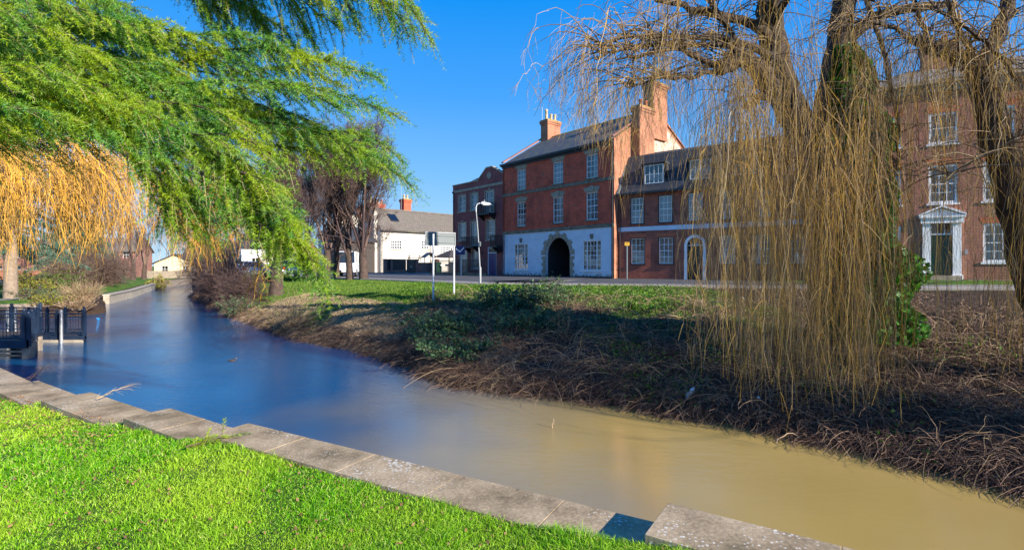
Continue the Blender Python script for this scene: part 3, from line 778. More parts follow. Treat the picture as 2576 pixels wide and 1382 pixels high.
def terrace():
    t = thing('terrace_house', 'long brick terrace with a white band, arched door and dark dormered mansard roof', 'building', (8.2, 39.3, 0), math.atan2(-.59, .807))
    L, EV = 14.9, 6.45
    xs = [1.02, 3.17, 5.3, 7.4, 9.6, 11.8, 13.4]
    up = [(x, x + .95, 4.2, 6.1) for x in xs]
    lo = [(x, x + 1.02, 1.17, 3.06) for x in (1.02, 3.17, 7.38, 9.47, 11.7)]
    ax0, ax1, asp = 5.2, 6.3, 2.45; acx = .5 * (ax0 + ax1); ar = .5 * (ax1 - ax0)
    m = MB(); wall_holes(m, 0, L, 0, EV + .1, up + lo + [(ax0, ax1, .02, asp + ar)]); n = 16
    for i in range(n):
        a0, a1 = math.pi * i / n, math.pi * (i + 1) / n
        m.quad((acx + ar * math.cos(a0), 0, asp + ar * math.sin(a0)), (acx + ar * math.cos(a0), 0, asp + ar), (acx + ar * math.cos(a1), 0, asp + ar), (acx + ar * math.cos(a1), 0, asp + ar * math.sin(a1)))
    m.build('wall', 'terrace_brick', t)
    m = MB(); m.box(0, L, -.03, .02, 3.62, 3.94); m.build('white_band', 'wash', t)
    for a, b, c, d in up + lo:
        q = MB(); q.box(a - .06, a, -.03, .06, c, d); q.box(b, b + .06, -.03, .06, c, d); q.box(a - .06, b + .06, -.03, .06, d, d + .05); q.box(a - .1, b + .1, -.06, .06, c - .08, c); q.build('black_reveal', 'black', t)
        if d < 4: 
            q = MB(); q.prism([(a - .05, d + .05), (b + .05, d + .05), (b + .22, d + .34), (a - .22, d + .34)], -.012, .02); q.build('brick_arch', 'rub_brick', t)
    cur = ['half', 'full', 'full', 'left', 'full', 'full', 'sides']
    for k, (a, b, c, d) in enumerate(up): window(t, a, b, c, d, cols=3, rows=4, curtain=cur[k], y=.04, fw=.05)
    for k, (a, b, c, d) in enumerate(lo): window(t, a, b, c, d, cols=3, rows=4, curtain=cur[k], y=.04, fw=.05)
    # doorway
    q = MB(); n = 16
    for i in range(n):
        a0, a1 = math.pi * i / n, math.pi * (i + 1) / n
        q.prism([(acx + r_ * math.cos(a), asp + r_ * math.sin(a)) for r_, a in ((ar, a0), (ar + .2, a0), (ar + .2, a1), (ar, a1))], -.06, .04)
    q.box(ax0 - .2, ax0, -.06, .04, 0, asp); q.box(ax1, ax1 + .2, -.06, .04, 0, asp); q.build('door_surround', 'white', t)
    q = MB(); q.box(ax0, ax1, .25, .3, 0.02, asp - .02)
    for i in range(2):
        for j in range(3): q.box(ax0 + .12 + i * .48, ax0 + .5 + i * .48, .225, .25, .2 + j * .72, .78 + j * .72)
    q.build('door', 'black', t)
    q = MB(); q.box(ax0, ax1, .2, .3, asp - .02, asp + .05)
    for i in range(1, 6):
        a = math.pi * i / 6; q.tube([(acx, .22, asp), (acx + ar * math.cos(a), .22, asp + ar * math.sin(a))], .015, 5)
    q.build('fanlight_bars', 'white', t)
    q = MB(); q.quad((ax0 + .01, .26, asp), (ax1 - .01, .26, asp), (ax1 - .01, .26, asp + ar), (ax0 + .01, .26, asp + ar)); q.build('fanlight', 'glass', t)
    # mansard: flared foot, steep face, shallow top, back
    prof = [(-.3, EV), (.05, EV + .45), (.55, EV + 1.5), (1.35, 9.55), (4.6, 10.4), (8.2, EV)]
    r = MB(); r.prismx(prof, .12, L); rf = r.build('mansard_roof', 'slate_plain', t)
    q = MB(); pr = [(y - .04, z + .06) for y, z in prof[:4]] + [(prof[3][0], prof[3][1] - .12)] + [(y + .1, z - .1) for y, z in prof[:3][::-1]]
    q.prismx(pr, -.06, .13); q.build('verge_flashing', 'sign_back', rf)
    q = MB(); q.box(-.05, L, -.42, -.28, EV - .1, EV + .05); q.box(0, L, -.3, 0, EV - .06, EV); q.build('gutter', 'black', rf)
    for x in (2.0, 5.35, 8.3, 11.6):
        y0 = .12; q = MB()
        q.box(x - .12, x, y0, 1.5, 7.0, 8.5); q.box(x + 1.45, x + 1.57, y0, 1.5, 7.0, 8.5); q.box(x - .22, x + 1.67, y0 - .12, 1.9, 8.5, 8.6); q.box(x, x + 1.45, y0, y0 + .12, 6.95, 7.1)
        dm = q.build('dormer', 'slate_plain', rf)
        window(dm, x, x + 1.45, 7.1, 8.48, y=y0, cols=4, rows=2, sash=False, curtain='half', fw=.06, name='dormer_window')
    m = MB(); m.quad((0, 0, 0), (0, 8, 0), (0, 8, EV), (0, 0, EV)); m.quad((L, 0, 0), (L, 8, 0), (L, 8, EV), (L, 0, EV)); m.quad((0, 8, 0), (L, 8, 0), (L, 8, EV), (0, 8, EV)); m.build('side_wall', 'terrace_brick', t)
    downpipe(t, .12, 0, EV - .2, y=-.08); downpipe(t, L - .3, 0, EV - .2)
    chimney(t, 10.8, 12.2, 3.6, 4.6, 9.5, 11.6, 'terrace_brick', [(11.2, 4.1, .5, 'pot_red'), (11.8, 4.1, .5, 'pot_red')])
terrace()

def right_house():
    t = thing('town_house', 'tall plum brick town house with white sashes and a pedimented green door behind the willow', 'building', (20.37, 29.71, .3), math.atan2(-.478, .878))
    X0, L, EV, D = -.35, 12.9, 10.75, 9
    cols = [(.55, 1.77), (3.0, 4.25), (5.28, 6.54), (7.75, 9.0), (10.2, 11.45)]
    ws = []
    for k, (a, b) in enumerate(cols):
        if k != 1: ws.append((a, b, .92, 2.97))
        ws.append((a, b, 4.15, 6.25)); ws.append((a, b, 7.4, 9.1))
    dr = (3.08, 4.02, .22, 3.05)
    m = MB(); wall_holes(m, X0, L, -.35, EV, ws + [dr]); m.build('wall', 'house_brick', t)
    m = MB(); m.quad((X0, 0, -.35), (X0, D, -.35), (X0, D, EV), (X0, 0, EV)); m.quad((L, 0, -.35), (L, D, -.35), (L, D, EV), (L, 0, EV)); m.quad((X0, D, -.35), (L, D, -.35), (L, D, EV), (X0, D, EV)); m.build('side_wall', 'house_brick', t)
    for k, (a, b, c, d) in enumerate(ws):
        window(t, a, b, c, d, cols=3, rows=4 if d < 7 else 2, curtain=['full', 'sides', 'left', 'sides', 'half', 'full'][k % 6], y=.03, fw=.12, bar=.03)
        q = MB(); q.box(a - .1, b + .1, -.06, .05, c - .1, c); q.build('sill', 'white', t)
        q = MB(); q.prism([(a, d), (b, d), (b + .16, d + .32), (a - .16, d + .32)], -.012, .01); q.build('brick_arch', 'rub_brick', t)
    q = MB(); q.box(X0 - .1, L, -.35, .02, EV - .1, EV + .12); q.box(X0 - .05, L, -.22, .02, EV - .3, EV - .1); q.box(X0, L, -.12, .02, EV - .5, EV - .3)
    x = X0 + .1
    while x < L: q.box(x, x + .1, -.3, -.2, EV - .2, EV - .1); x += .3
    q.build('cornice', 'stone', t)
    r = MB(); r.add([(X0 - .1, -.3, EV + .12), (L + .1, -.3, EV + .12), (L + .1, D, EV + .12), (X0 - .1, D, EV + .12), (X0 + 3, D / 2, EV + 2.2), (L - 3, D / 2, EV + 2.2)], [(0, 1, 5, 4), (1, 2, 5), (2, 3, 4, 5), (3, 0, 4)]); r.build('roof', 'grey_tile', t)
    # door case
    a, b, c, d = dr
    q = MB(); q.box(a - .36, a, -.12, .1, 0, 3.05); q.box(b, b + .36, -.12, .1, 0, 3.05)
    q.box(a - .42, a + .04, -.16, .1, 0, .25); q.box(b - .04, b + .42, -.16, .1, 0, .25)
    q.box(a - .45, b + .45, -.2, .1, 3.05, 3.35); q.box(a - .52, b + .52, -.28, .1, 3.35, 3.45)
    cx = (a + b) / 2
    q.prism([(a - .5, 3.45), (b + .5, 3.45), (cx, 3.85)], -.12, .05)
    q.prism([(a - .56, 3.45), (cx, 3.92), (b + .56, 3.45), (b + .56, 3.55), (cx, 4.03), (a - .56, 3.55)], -.28, .05)
    q.build('door_case', 'white', t)
    q = MB(); q.box(a, b, .08, .13, c, 2.42)
    for i in range(2):
        for j, (z, h) in enumerate(((.38, .5), (1.0, .75), (1.85, .4))): q.box(a + .1 + i * .42, a + .42 + i * .42, .055, .08, z, z + h)
    dd = q.build('door', 'green_paint', t)
    q = MB(); q.tube([(a + .46, .05, 1.2), (a + .48, .05, 1.2)], .03, 8); q.build('handle', 'pot_buff', dd)
    q = MB(); q.box(a, b, .06, .1, 2.42, 2.5); q.box(a, a + .05, .06, .1, 2.5, 3.05); q.box(b - .05, b, .06, .1, 2.5, 3.05)
    for i in range(1, 3): q.box(a + i * .313 - .012, a + i * .313 + .012, .07, .09, 2.5, 3.05)
    q.build('fanlight_frame', 'white', t)
    q = MB(); q.quad((a, .09, 2.5), (b, .09, 2.5), (b, .09, 3.05), (a, .09, 3.05)); q.build('fanlight', 'glass', t)
    q = MB(); q.box(a - .3, b + .3, -.5, .08, -.3, .2); q.build('doorstep', 'stone', t)
    q = MB(); q.box(b + .52, b + .62, -.05, 0, 1.35, 1.6); q.build('entry_panel', 'steel', t)
    chimney(t, 3.5, 5.0, 4.0, 5.0, EV + 1, EV + 3.6, 'house_brick', [(3.9, 4.5, .5, 'pot_red'), (4.6, 4.5, .5, 'pot_red')])
right_house()

def white_house():
    t = thing('cottage', 'long white rendered cottage with a mossy tiled roof, small windows and a skylight', 'building', (-15.1 * 1.3, 58.8 * 1.3, CZ - CZ * 1.3), math.atan2(.7022, .7116))
    t.scale = (1.3, 1.3, 1.3)
    L, D, EV, RG = 14, 5.6, 5.25, 7.75
    ws = [(1.35, 2.85, 2.95, 4.02), (5.63, 6.7, 3.05, 4.1), (8.57, 10.07, 2.6, 3.5)]
    m = MB(); wall_holes(m, 0, L, 0, EV, ws); m.build('wall', 'render', t)
    m = MB(); m.prismx([(0, 0), (D, 0), (D, EV), (D / 2, RG), (0, EV)], -.001, .3); m.box(-.5, 0, .6, 1.5, 0, EV + .6); m.box(-.46, 0, .7, 1.4, EV + .6, EV + 2.2); g = m.build('gable_wall', 'render', t)
    m = MB(); m.quad((L, 0, 0), (L, D, 0), (L, D, EV), (L, 0, EV)); m.quad((0, D, 0), (L, D, 0), (L, D, EV), (0, D, EV)); m.build('rear_wall', 'render', t)
    for k, (a, b, c, d) in enumerate(ws):
        window(t, a, b, c, d, cols=[6, 4, 6][k], rows=3, sash=False, curtain=None, y=.04, fw=.07, bar=.05)
        q = MB(); q.box(a - .08, b + .08, -.06, .04, c - .08, c); q.build('sill', 'stone', t)
    r = MB(); r.prismx([(-.35, EV - .25), (D / 2, RG), (D / 2, RG + .12), (-.35, EV - .1)], -.1, L); r.prismx([(D + .35, EV - .25), (D / 2, RG), (D / 2, RG + .12), (D + .35, EV - .1)], -.1, L)
    rf = r.build('roof', 'old_tile', t)
    q = MB(); q.prismx([(D / 2 - .14, RG + .06), (D / 2, RG + .24), (D / 2 + .14, RG + .06)], -.1, L); q.build('ridge_tiles', 'old_tile', rf)
    sl_ = (RG - EV) / (D / 2)
    def onroof(x, y, up=.0): return (x, y, EV + .02 + y * sl_ + up)
    q = MB(); a, b, y0, y1 = 2.0, 3.1, .95, 1.95
    q.add([onroof(a, y0, .14), onroof(b, y0, .14), onroof(b, y1, .14), onroof(a, y1, .14), onroof(a, y0, .26), onroof(b, y0, .26), onroof(b, y1, .26), onroof(a, y1, .26)], [(0, 1, 2, 3), (4, 5, 6, 7), (0, 1, 5, 4), (1, 2, 6, 5), (2, 3, 7, 6), (3, 0, 4, 7)])
    s = q.build('skylight', 'black', rf)
    q = MB(); q.quad(onroof(a + .1, y0 + .1, .27), onroof(b - .1, y0 + .1, .27), onroof(b - .1, y1 - .1, .27), onroof(a + .1, y1 - .1, .27)); q.build('pane', 'glass', s)
    chimney(t, 1.6, 2.9, 5.2, 6.0, 6, 9.0, 'pink_brick', [(1.95, 5.6, .8, 'pot_buff'), (2.55, 5.6, .8, 'pot_buff')])
    chimney(t, 7.0, 8.1, 6.0, 7.0, 6, 9.9, 'red_brick', [(7.3, 6.5, .6, 'pot_buff'), (7.8, 6.5, .6, 'pot_buff')])
    chimney(t, 4.3, 5.3, 8, 9, 6, 9.2, 'red_brick', [(4.5, 8.5, .6, 'pot_red'), (5.1, 8.5, .6, 'pot_red')])
    aerial(t, 4.9, 7.5, 8, 11.2, .8); aerial(t, 6.7, 6.2, 8, 11.8, .5)
    q = MB(); q.tube([(6.9, -.07, 0), (6.9, -.07, EV - .2)], .05, 8); q.build('downpipe', 'timber_pale', t)
    # narrow window in the shaded gable
    w_ = MB(); w_.box(-.04, 0, 2.2, 2.7, .9, 2.5); w_.build('gable_window', 'sign_back', t)
white_house()

# ------------------------------------------------------------------ vegetation
M['needles'] = leafy('cedar_needles', [(.015, .09, .01), (.07, .30, .02), (.28, .50, .02), (.20, .44, .17), (.03, .17, .015)],   .38, .45, (.46, .56, .01), 1.5)
M['spruce'] = leafy('spruce_needles', [(.03, .10, .05), (.09, .19, .12), (.22, .33, .27)], .2, .6)
M['willow_twig'] = leafy('willow_twigs', [(.06, .04, .03), (.20, .13, .075), (.50, .30, .07), (.75, .46, .06), (.62, .46, .26), (.09, .06, .045)], 0, .55)
M['willow_branch'] = leafy('willow_branches', [(.07, .05, .035), (.15, .10, .06), (.34, .24, .12), (.10, .07, .05)], 0, .7)
M['golden_twig'] = leafy('golden_twigs', [(.62, .30, .03), (.90, .50, .045), (.80, .46, .12), (.26, .15, .06), (.50, .30, .07)], .1, .6)
M['ivy'] = leafy('ivy_leaves', [(.015, .07, .008), (.04, .17, .015), (.10, .30, .02)], .25, .45, spec=.3)
M['twig'] = leafy('bare_twigs', [(.11, .07, .06), (.16, .105, .085), (.21, .15, .11)], 0, .8)
M['twig_purple'] = leafy('purple_twigs', [(.05, .032, .032), (.10, .062, .06), (.19, .13, .10)], 0, .8)
M['bramble'] = leafy('dead_brambles', [(.03, .018, .015), (.08, .045, .035), (.16, .095, .07), (.48, .33, .22)], 0, .8)
M['straw'] = leafy('dry_grass', [(.30, .19, .12), (.50, .35, .21), (.62, .46, .29), (.22, .19, .06)], .15, .8)
M['grass'] = leafy('lawn_grass', [(.04, .19, .006), (.12, .42, .008), (.19, .52, .01), (.28, .60, .012), (.36, .64, .03), (.56, .58, .20)], .4, .4, (.50, .70, .05), .8)
M['grass_far'] = leafy('bank_grass', [(.06, .14, .015), (.11, .24, .02), (.18, .30, .035), (.28, .30, .07)], .3, .6)
M['leaf_grey'] = leafy('grey_green_leaves', [(.03, .07, .03), (.06, .14, .05), (.13, .23, .11), (.05, .11, .02)], .2, .4)
M['leaf_green'] = leafy('green_leaves', [(.03, .10, .01), (.08, .2, .015), (.17, .33, .025), (.10, .12, .03)], .3, .5)
M['leaf_yellow'] = leafy('yellow_leaves', [(.10, .16, .015), (.28, .32, .03), (.45, .42, .06), (.20, .12, .03)], .3, .5)
M['dead_leaf'] = leafy('dead_leaves', [(.16, .08, .04), (.30, .17, .09), (.10, .06, .04)], .1, .8)

def shoots(P0, D, L, droop, K=5):
    """curved shoot centre lines. P0 (n,3), D unit (n,3), L (n,)"""
    n = len(P0); t = np.linspace(0, 1, K)[None, :, None]
    g = np.array([0, 0, -1.])[None, None]
    P = P0[:, None] + D[:, None] * t * L[:, None, None] + g * (t ** 2) * (L * droop)[:, None, None]
    return P

def needles(P, per, ln, wd, fwd=.55):
    n, K, _ = P.shape
    u = rng.random((n, per)) * (K - 1.001); i = u.astype(int); f = (u - i)[..., None]
    ii = np.arange(n)[:, None]
    A = P[ii, i]; B = P[ii, i + 1]; C = A + (B - A) * f; T = nrm(B - A)
    rnd = nrm(rng.normal(size=(n, per, 3))); rad = nrm(rnd - (rnd * T).sum(-1, keepdims=True) * T)
    d = nrm(T * fwd + rad * (1 - fwd * .3)); l = ln * rng.uniform(.6, 1.15, (n, per, 1))
    s = nrm(np.cross(d, rng.normal(size=(n, per, 3)))) * wd * .5
    V = np.stack([C - s, C + s, C + d * l], 2).reshape(-1, 3)
    return V, np.arange(len(V)).reshape(-1, 3)

def tri_of_quads(F): return np.concatenate([F[:, [0, 1, 2]], F[:, [0, 2, 3]]])

def frond(P0, P1, width, dens=1., sag=.12, roll=0., hang=.5):
    """shoot lines of one drooping cedar bough between two points"""
    P0, P1 = np.array(P0, float), np.array(P1, float); ax = P1 - P0; L = np.linalg.norm(ax)
    n2 = int(L / .09 * dens); t = np.linspace(.02, 1, n2)
    axis = P0 + ax * t[:, None] + np.array([0, 0, 1.]) * (np.sin(t * np.pi) * L * sag)[:, None]
    a = ax / L; side = np.cross(a, [0, 0, 1.]); side /= np.linalg.norm(side) + 1e-9; upv = np.cross(side, a)
    side = side * math.cos(roll) + upv * math.sin(roll)
    axis += (rng.normal(size=(1, 3)) * .06) * np.sin(t * 6)[:, None]; out = []; limbs = [axis]
    for k in range(n2):
        sgn = 1 if k % 2 else -1
        wl = width * (math.sin(min(1, (1 - t[k]) * 1.25 + .12) * math.pi / 2)) * random.uniform(.65, 1.1)
        d = a * random.uniform(.55, 1.0) + side * sgn * random.uniform(.6, 1) + upv * random.uniform(-.25, .15); d /= np.linalg.norm(d)
        m = max(2, int(wl / .068)); tt = (np.arange(m) + rng.random(m)) / m
        pts = axis[k] + d * (tt * wl)[:, None] + np.array([0, 0, -1.]) * ((tt ** 2) * wl * .45)[:, None]
        limbs.append(np.array([axis[k], axis[k] + d * wl * .5 - [0, 0, .11 * wl], axis[k] + d * wl - [0, 0, .45 * wl]]))
        dd = d + a * .5 + rng.normal(size=(m, 3)) * .33 + np.array([0, 0, -hang * .6])
        out.append((pts, nrm(dd)))
    ma = int(L / .022); ta = rng.random(ma); pa = np.stack([np.interp(ta, t, axis[:, i]) for i in range(3)], -1)
    out.append((pa, nrm(a * .8 + rng.normal(size=(ma, 3)) * .5 + np.array([0, 0, .12]))))
    return np.concatenate([o[0] for o in out]), np.concatenate([o[1] for o in out]), limbs

# ---- the big deodar cedar: trunk stands left of the picture, its boughs hang over the lawn
def cedar():
    bx, by = -9.4, 5.6
    t = thing('cedar_tree', 'large green cedar whose drooping needle covered boughs fill the top left', 'tree', (0, 0, 0))
    z0 = gz(bx, by) - .1
    m = MB(); m.tube([(bx, by, z0), (bx + .1, by, 1.5), (bx - .05, by + .1, 5), (bx, by, 9), (bx, by, 15)], [.55, .45, .38, .28, .05], 14)
    m.build('trunk', 'bark_dark', t)
    spec = []
    def F(x0, y0, x1, y1, Z0, Z1=None, w_=.55, hang=.5, roll=None): spec.append((px(x0, y0, Z0), px(x1, y1, Z1 or Z0), w_, hang, roll))
    # upper left mass
    F(-300, -120, 250, -10, 6.2, 6.4, .7); F(-260, 0, 330, 60, 5.6, 6.2, .7); F(-300, -40, 180, 110, 5.0, 5.4, .6); F(-80, -80, 400, 110, 6.8, 6.6, .6)
    F(-250, 110, 260, 150, 5.4, 5.8, .7); F(-60, 60, 430, 160, 6.6, 6.5, .6); F(-300, 190, 240, 230, 4.8, 5.3, .7); F(0, 150, 470, 250, 6.4, 6.4, .6)
    F(-300, 210, 300, 260, 5.2, 5.6, .6); F(-350, 250, 150, 290, 4.6, 5.0, .5); F(-100, 210, 330, 350, 5.6, 5.8, .45); F(-300, 260, 60, 340, 5, 5.4, .4)
    F(60, -40, 350, 30, 7, 7, .5); F(150, 60, 480, 200, 6.9, 6.6, .5); F(-200, 60, 100, 60, 4.8, 5.2, .5)
    # centre boughs running to the right
    F(200, 80, 620, 150, 6.8, 6.7, .5); F(330, 110, 800, 170, 7.0, 6.6, .5); F(430, 170, 955, 195, 7.0, 6.4, .5, .35); F(560, 190, 860, 215, 7.4, 7, .3)
    F(350, 220, 860, 285, 6.4, 6.3, .55); F(420, 260, 990, 290, 6.9, 6.5, .55, .4); F(480, 320, 920, 390, 6.6, 6.6, .5)
    F(600, 310, 985, 400, 7.3, 7.0, .5, .5); F(680, 330, 1035, 465, 7.5, 7.1, .45, .5); F(300, 250, 620, 330, 6.0, 6.2, .5); F(760, 320, 1000, 400, 7.8, 7.4, .35)
    F(240, 290, 560, 400, 5.8, 6.0, .5); F(360, 320, 720, 420, 6.0, 6.1, .45); F(620, 370, 860, 420, 6.9, 6.9, .35); F(520, 240, 760, 330, 7, 7, .4)
    # lower spray down to the right
    F(300, 380, 470, 520, 5.6, 5.7, .4); F(380, 370, 560, 540, 5.7, 5.8, .45); F(470, 360, 640, 560, 5.8, 5.8, .45); F(520, 380, 730, 560, 5.9, 5.8, .45)
    F(560, 440, 745, 620, 5.8, 5.7, .4); F(600, 500, 800, 690, 5.8, 5.6, .33, .7); F(620, 540, 770, 680, 5.9, 5.7, .3, .8); F(640, 560, 818, 712, 5.7, 5.5, .22, .7); F(600, 520, 690, 640, 5.9, 5.9, .3, .8)
    F(380, 400, 470, 590, 5.9, 6.0, .35, .7, .9); F(420, 400, 520, 590, 6.0, 6.1, .38, .7, .9); F(340, 380, 420, 540, 5.8, 5.9, .3, .7)
    F(450, 330, 640, 440, 5.7, 5.8, .5, .5, .9); F(540, 380, 690, 500, 5.7, 5.7, .45, .6, .9); F(600, 430, 740, 590, 5.6, 5.6, .4, .7, .9); F(640, 500, 790, 660, 5.6, 5.5, .32, .7, .9); F(500, 430, 640, 560, 5.8, 5.8, .4, .7, .9); F(660, 470, 740, 570, 5.9, 5.9, .3, .7)
    F(420, 430, 560, 570, 5.8, 5.9, .35, .7); F(400, 450, 500, 560, 5.9, 5.9, .3, .8); F(560, 420, 700, 470, 6.2, 6.2, .4)
    # boughs at the top in shade
    F(400, -160, 560, 90, 7.2, 7.6, .5, .8); F(520, -120, 700, 120, 7.6, 7.8, .6, .6); F(600, -150, 790, 100, 7.4, 7.4, .6, .7); F(720, -140, 900, 60, 7.0, 7.0, .55, .9)
    F(820, -130, 1000, 60, 7.0, 6.8, .5, 1.1); F(880, -130, 1080, 95, 6.9, 6.6, .4, 1.2); F(560, -20, 750, 140, 7.9, 7.8, .5, .6); F(450, -80, 620, 140, 8.0, 8.0, .45, .6); F(480, -60, 700, 90, 7.8, 7.8, .6, .6, .9); F(600, -60, 860, 70, 7.4, 7.3, .6, .9, .9); F(800, -100, 1040, 70, 7.1, 6.9, .5, 1.1, .9); F(430, -120, 540, 30, 7.8, 7.8, .5, .6, .9); F(650, -150, 850, 20, 6.8, 6.8, .6, .9)
    # inner foliage that clothes the limbs between trunk and boughs
    for sp in list(spec):
        a = np.array(sp[0]); s0 = np.array([bx, by, a[2]])
        if a[0] > -5.2 and a[2] > 2.35: spec.append((tuple(s0 + (a - s0) * .45 + [0, 0, random.uniform(.1, .5)]), tuple(a + (np.array(sp[1]) - a) * .25), .6, sp[3], None))
    PA, DA, limbs = [], [], []
    for (a, b, w_, hang, roll) in spec:
        p, d, l = frond(a, b, w_, 1.0, .1, random.uniform(-.5, .5) if roll is None else roll, hang)
        PA.append(p); DA.append(d); limbs.append(l)
    P0 = np.concatenate(PA); D = np.concatenate(DA); n = len(P0)
    L = rng.uniform(.12, .34, n)
    S = shoots(P0, D, L, .4)
    V, Fc = needles(S, 50, .052, .0068, .5)
    print('cedar shoots', n)
    npmesh('foliage', V, Fc, 'needles', t)
    v, f = tubes_np(S[::4], np.linspace(.0035, .0018, 5)[None].repeat(len(S[::4]), 0)); npmesh('twigs', v, f, 'straw', t)
    parts = []
    ax = []
    for l in limbs:
        a = l[0]; k = np.linspace(0, len(a) - 1, 8).astype(int); ax.append(a[k])
        parts.append(tubes_np(np.array(l[1:]), np.tile([.009, .006, .003], (len(l) - 1, 1))))
    ax = np.array(ax); parts.append(tubes_np(ax, np.tile(np.linspace(.018, .004, 8), (len(ax), 1)), 5))
    # limbs from the trunk to each bough
    Q = []
    for (a, b, w_, hang, roll) in [q_ for q_ in spec[::2] if q_[0][2] > 3.2]:
        a = np.array(a); s = np.array([bx, by, max(1.8, a[2] + random.uniform(-.8, .2))]); k = np.linspace(0, 1, 8)[:, None]
        Q.append(s + (a - s) * k + np.array([0, 0, .35]) * np.sin(k * np.pi))
    parts.append(tubes_np(np.array(Q), np.tile(np.linspace(.045, .012, 8), (len(Q), 1)), 6))
    v, f = merge(parts); npmesh('branches', v, f, 'bark_dark', t, smooth=True)
cedar()

# ---- branching skeletons for bare trees
def grow(P0, d0, L0, r0, levels, spread=.55, kids=(2, 3), up=.25, wob=.12, ratio=.72, seed=0, K=5, minr=.004):
    r_ = np.random.default_rng(seed); segs = []
    stack = [(np.array(P0, float), nrm(np.array(d0, float)), L0, r0, 0)]
    while stack:
        p, d, L, r, lv = stack.pop()
        pts = [p]; dd = d.copy(); 
        for i in range(K - 1):
            dd = nrm(dd + r_.normal(size=3) * wob + np.array([0, 0, up * .25])); p = p + dd * L / (K - 1); pts.append(p)
        r1 = max(minr, r * .62); segs.append((np.array(pts), np.linspace(r, r1, K), lv))
        if lv < levels:
            for k in range(r_.integers(kids[0], kids[1] + 1)):
                j = K - 1 if k == 0 else r_.integers(1, K)
                nd = nrm(dd + r_.normal(size=3) * spread * (0.45 if k == 0 else 1.) + np.array([0, 0, up * .5]))
                stack.append((pts[j], nd, L * ratio * r_.uniform(.75, 1.15), max(minr, (r1 if k == 0 else r1 * .7)), lv + 1))
    return segs
def seg_mesh(segs, big=6, small=3, cut=2):
    parts = []
    for lo, sides in ((True, big), (False, small)):
        S = [s for s in segs if (s[2] < cut) == lo]
        if S: parts.append(tubes_np(np.array([s[0] for s in S]), np.array([s[1] for s in S]), sides))
    return merge(parts)

def bare_tree(label, x, y, h, seed, stems=4, r=.2, m='twig_purple', lv=5, group=None, low=1.0, name='bare_tree', spread=.42, z=None):
    lv = lv + (1 if m == 'twig_purple' else 0)
    z = gz(x, y) - .1 if z is None else z
    t = thing(name, label, 'tree', (x, y, z), 0, group)
    rr = random.Random(seed); hb = h * .16 * low
    mb = MB(); lean = rr.uniform(-.15, .15)
    mb.tube([(0, 0, 0), (lean * .3, 0, hb * .5), (lean, 0, hb), (lean * 1.2, 0, hb * 1.5)], [r * 1.25, r, r * .95, r * .7], 10)
    mb.build('trunk', 'bark_lime', t)
    S = []
    for k in range(stems):
        a = 2 * math.pi * k / stems + rr.uniform(-.4, .4); s = rr.uniform(.12, .38)
        S += grow((lean, 0, hb * rr.uniform(.8, 1.3)), (math.cos(a) * s, math.sin(a) * s, 1), h * .31, r * .36, lv, spread, (2, 3), .5, .09, .7, seed * 31 + k)
    if m == 'twig_purple':          # side growth low on the trunks
        for k in range(9):
            a = rr.uniform(0, 6.28); S += grow((lean * .8, 0, hb * rr.uniform(.9, 3.2)), (math.cos(a), math.sin(a) * .8, rr.uniform(.2, .9)), h * rr.uniform(.12, .2), r * .14, 4, .6, (2, 3), .35, .12, .75, seed * 57 + k)
    v, f = seg_mesh(S, 6, 3, 2); npmesh('branches', v, f, m, t)
    # fine outer twigs
    lt = min(lv - 1, 4); tips = np.array([s[0][-1] for s in S if s[2] >= lt]); dr = np.array([nrm(s[0][-1] - s[0][-2]) for s in S if s[2] >= lt])
    n = len(tips); rep = 4
    P0 = np.repeat(tips, rep, 0); D = nrm(np.repeat(dr, rep, 0) + rng.normal(size=(n * rep, 3)) * .55)
    q = shoots(P0, D, rng.uniform(.25, .8, n * rep) * h / 12, -.1, 4)
    v, f = tubes_np(q, np.tile([.008, .006, .005, .004], (len(q), 1)) * (y / 40 + .3))
    npmesh('twigs', v, f, m, t)
    return t

G = 'bare trees standing between the river and the street'
bare_tree('bare many stemmed tree with a dark trunk closest to the white cottage', px(915, 700, 38)[0], 38, 10.5, 3, 6, .30, group=G)
bare_tree('bare tree with a slender straight trunk, second from the white cottage', px(880, 700, 38.5)[0], 38.5, 10.5, 4, 5, .24, group=G)
bare_tree('bare tree with a pale trunk, third from the white cottage', px(846, 700, 41)[0], 41, 10.5, 5, 5, .24, group=G)
bare_tree('bare tree with a thick dark trunk, fourth from the white cottage', px(820, 700, 39)[0], 39, 10.1, 6, 5, .30, group=G)
bare_tree('bare tree with purple twigs, fifth from the white cottage', px(770, 700, 46)[0], 46, 10.9, 8, 5, .24, group=G)
bare_tree('bare tree with purple twigs leaning beside the tip of the cedar bough', px(722, 698, 50)[0], 50, 11.3, 9, 5, .26, group=G)
bare_tree('stout bare tree with a leaning trunk in front of the parked silver car', px(696, 705, 34)[0], 34, 9, 12, 5, .42, group=G)

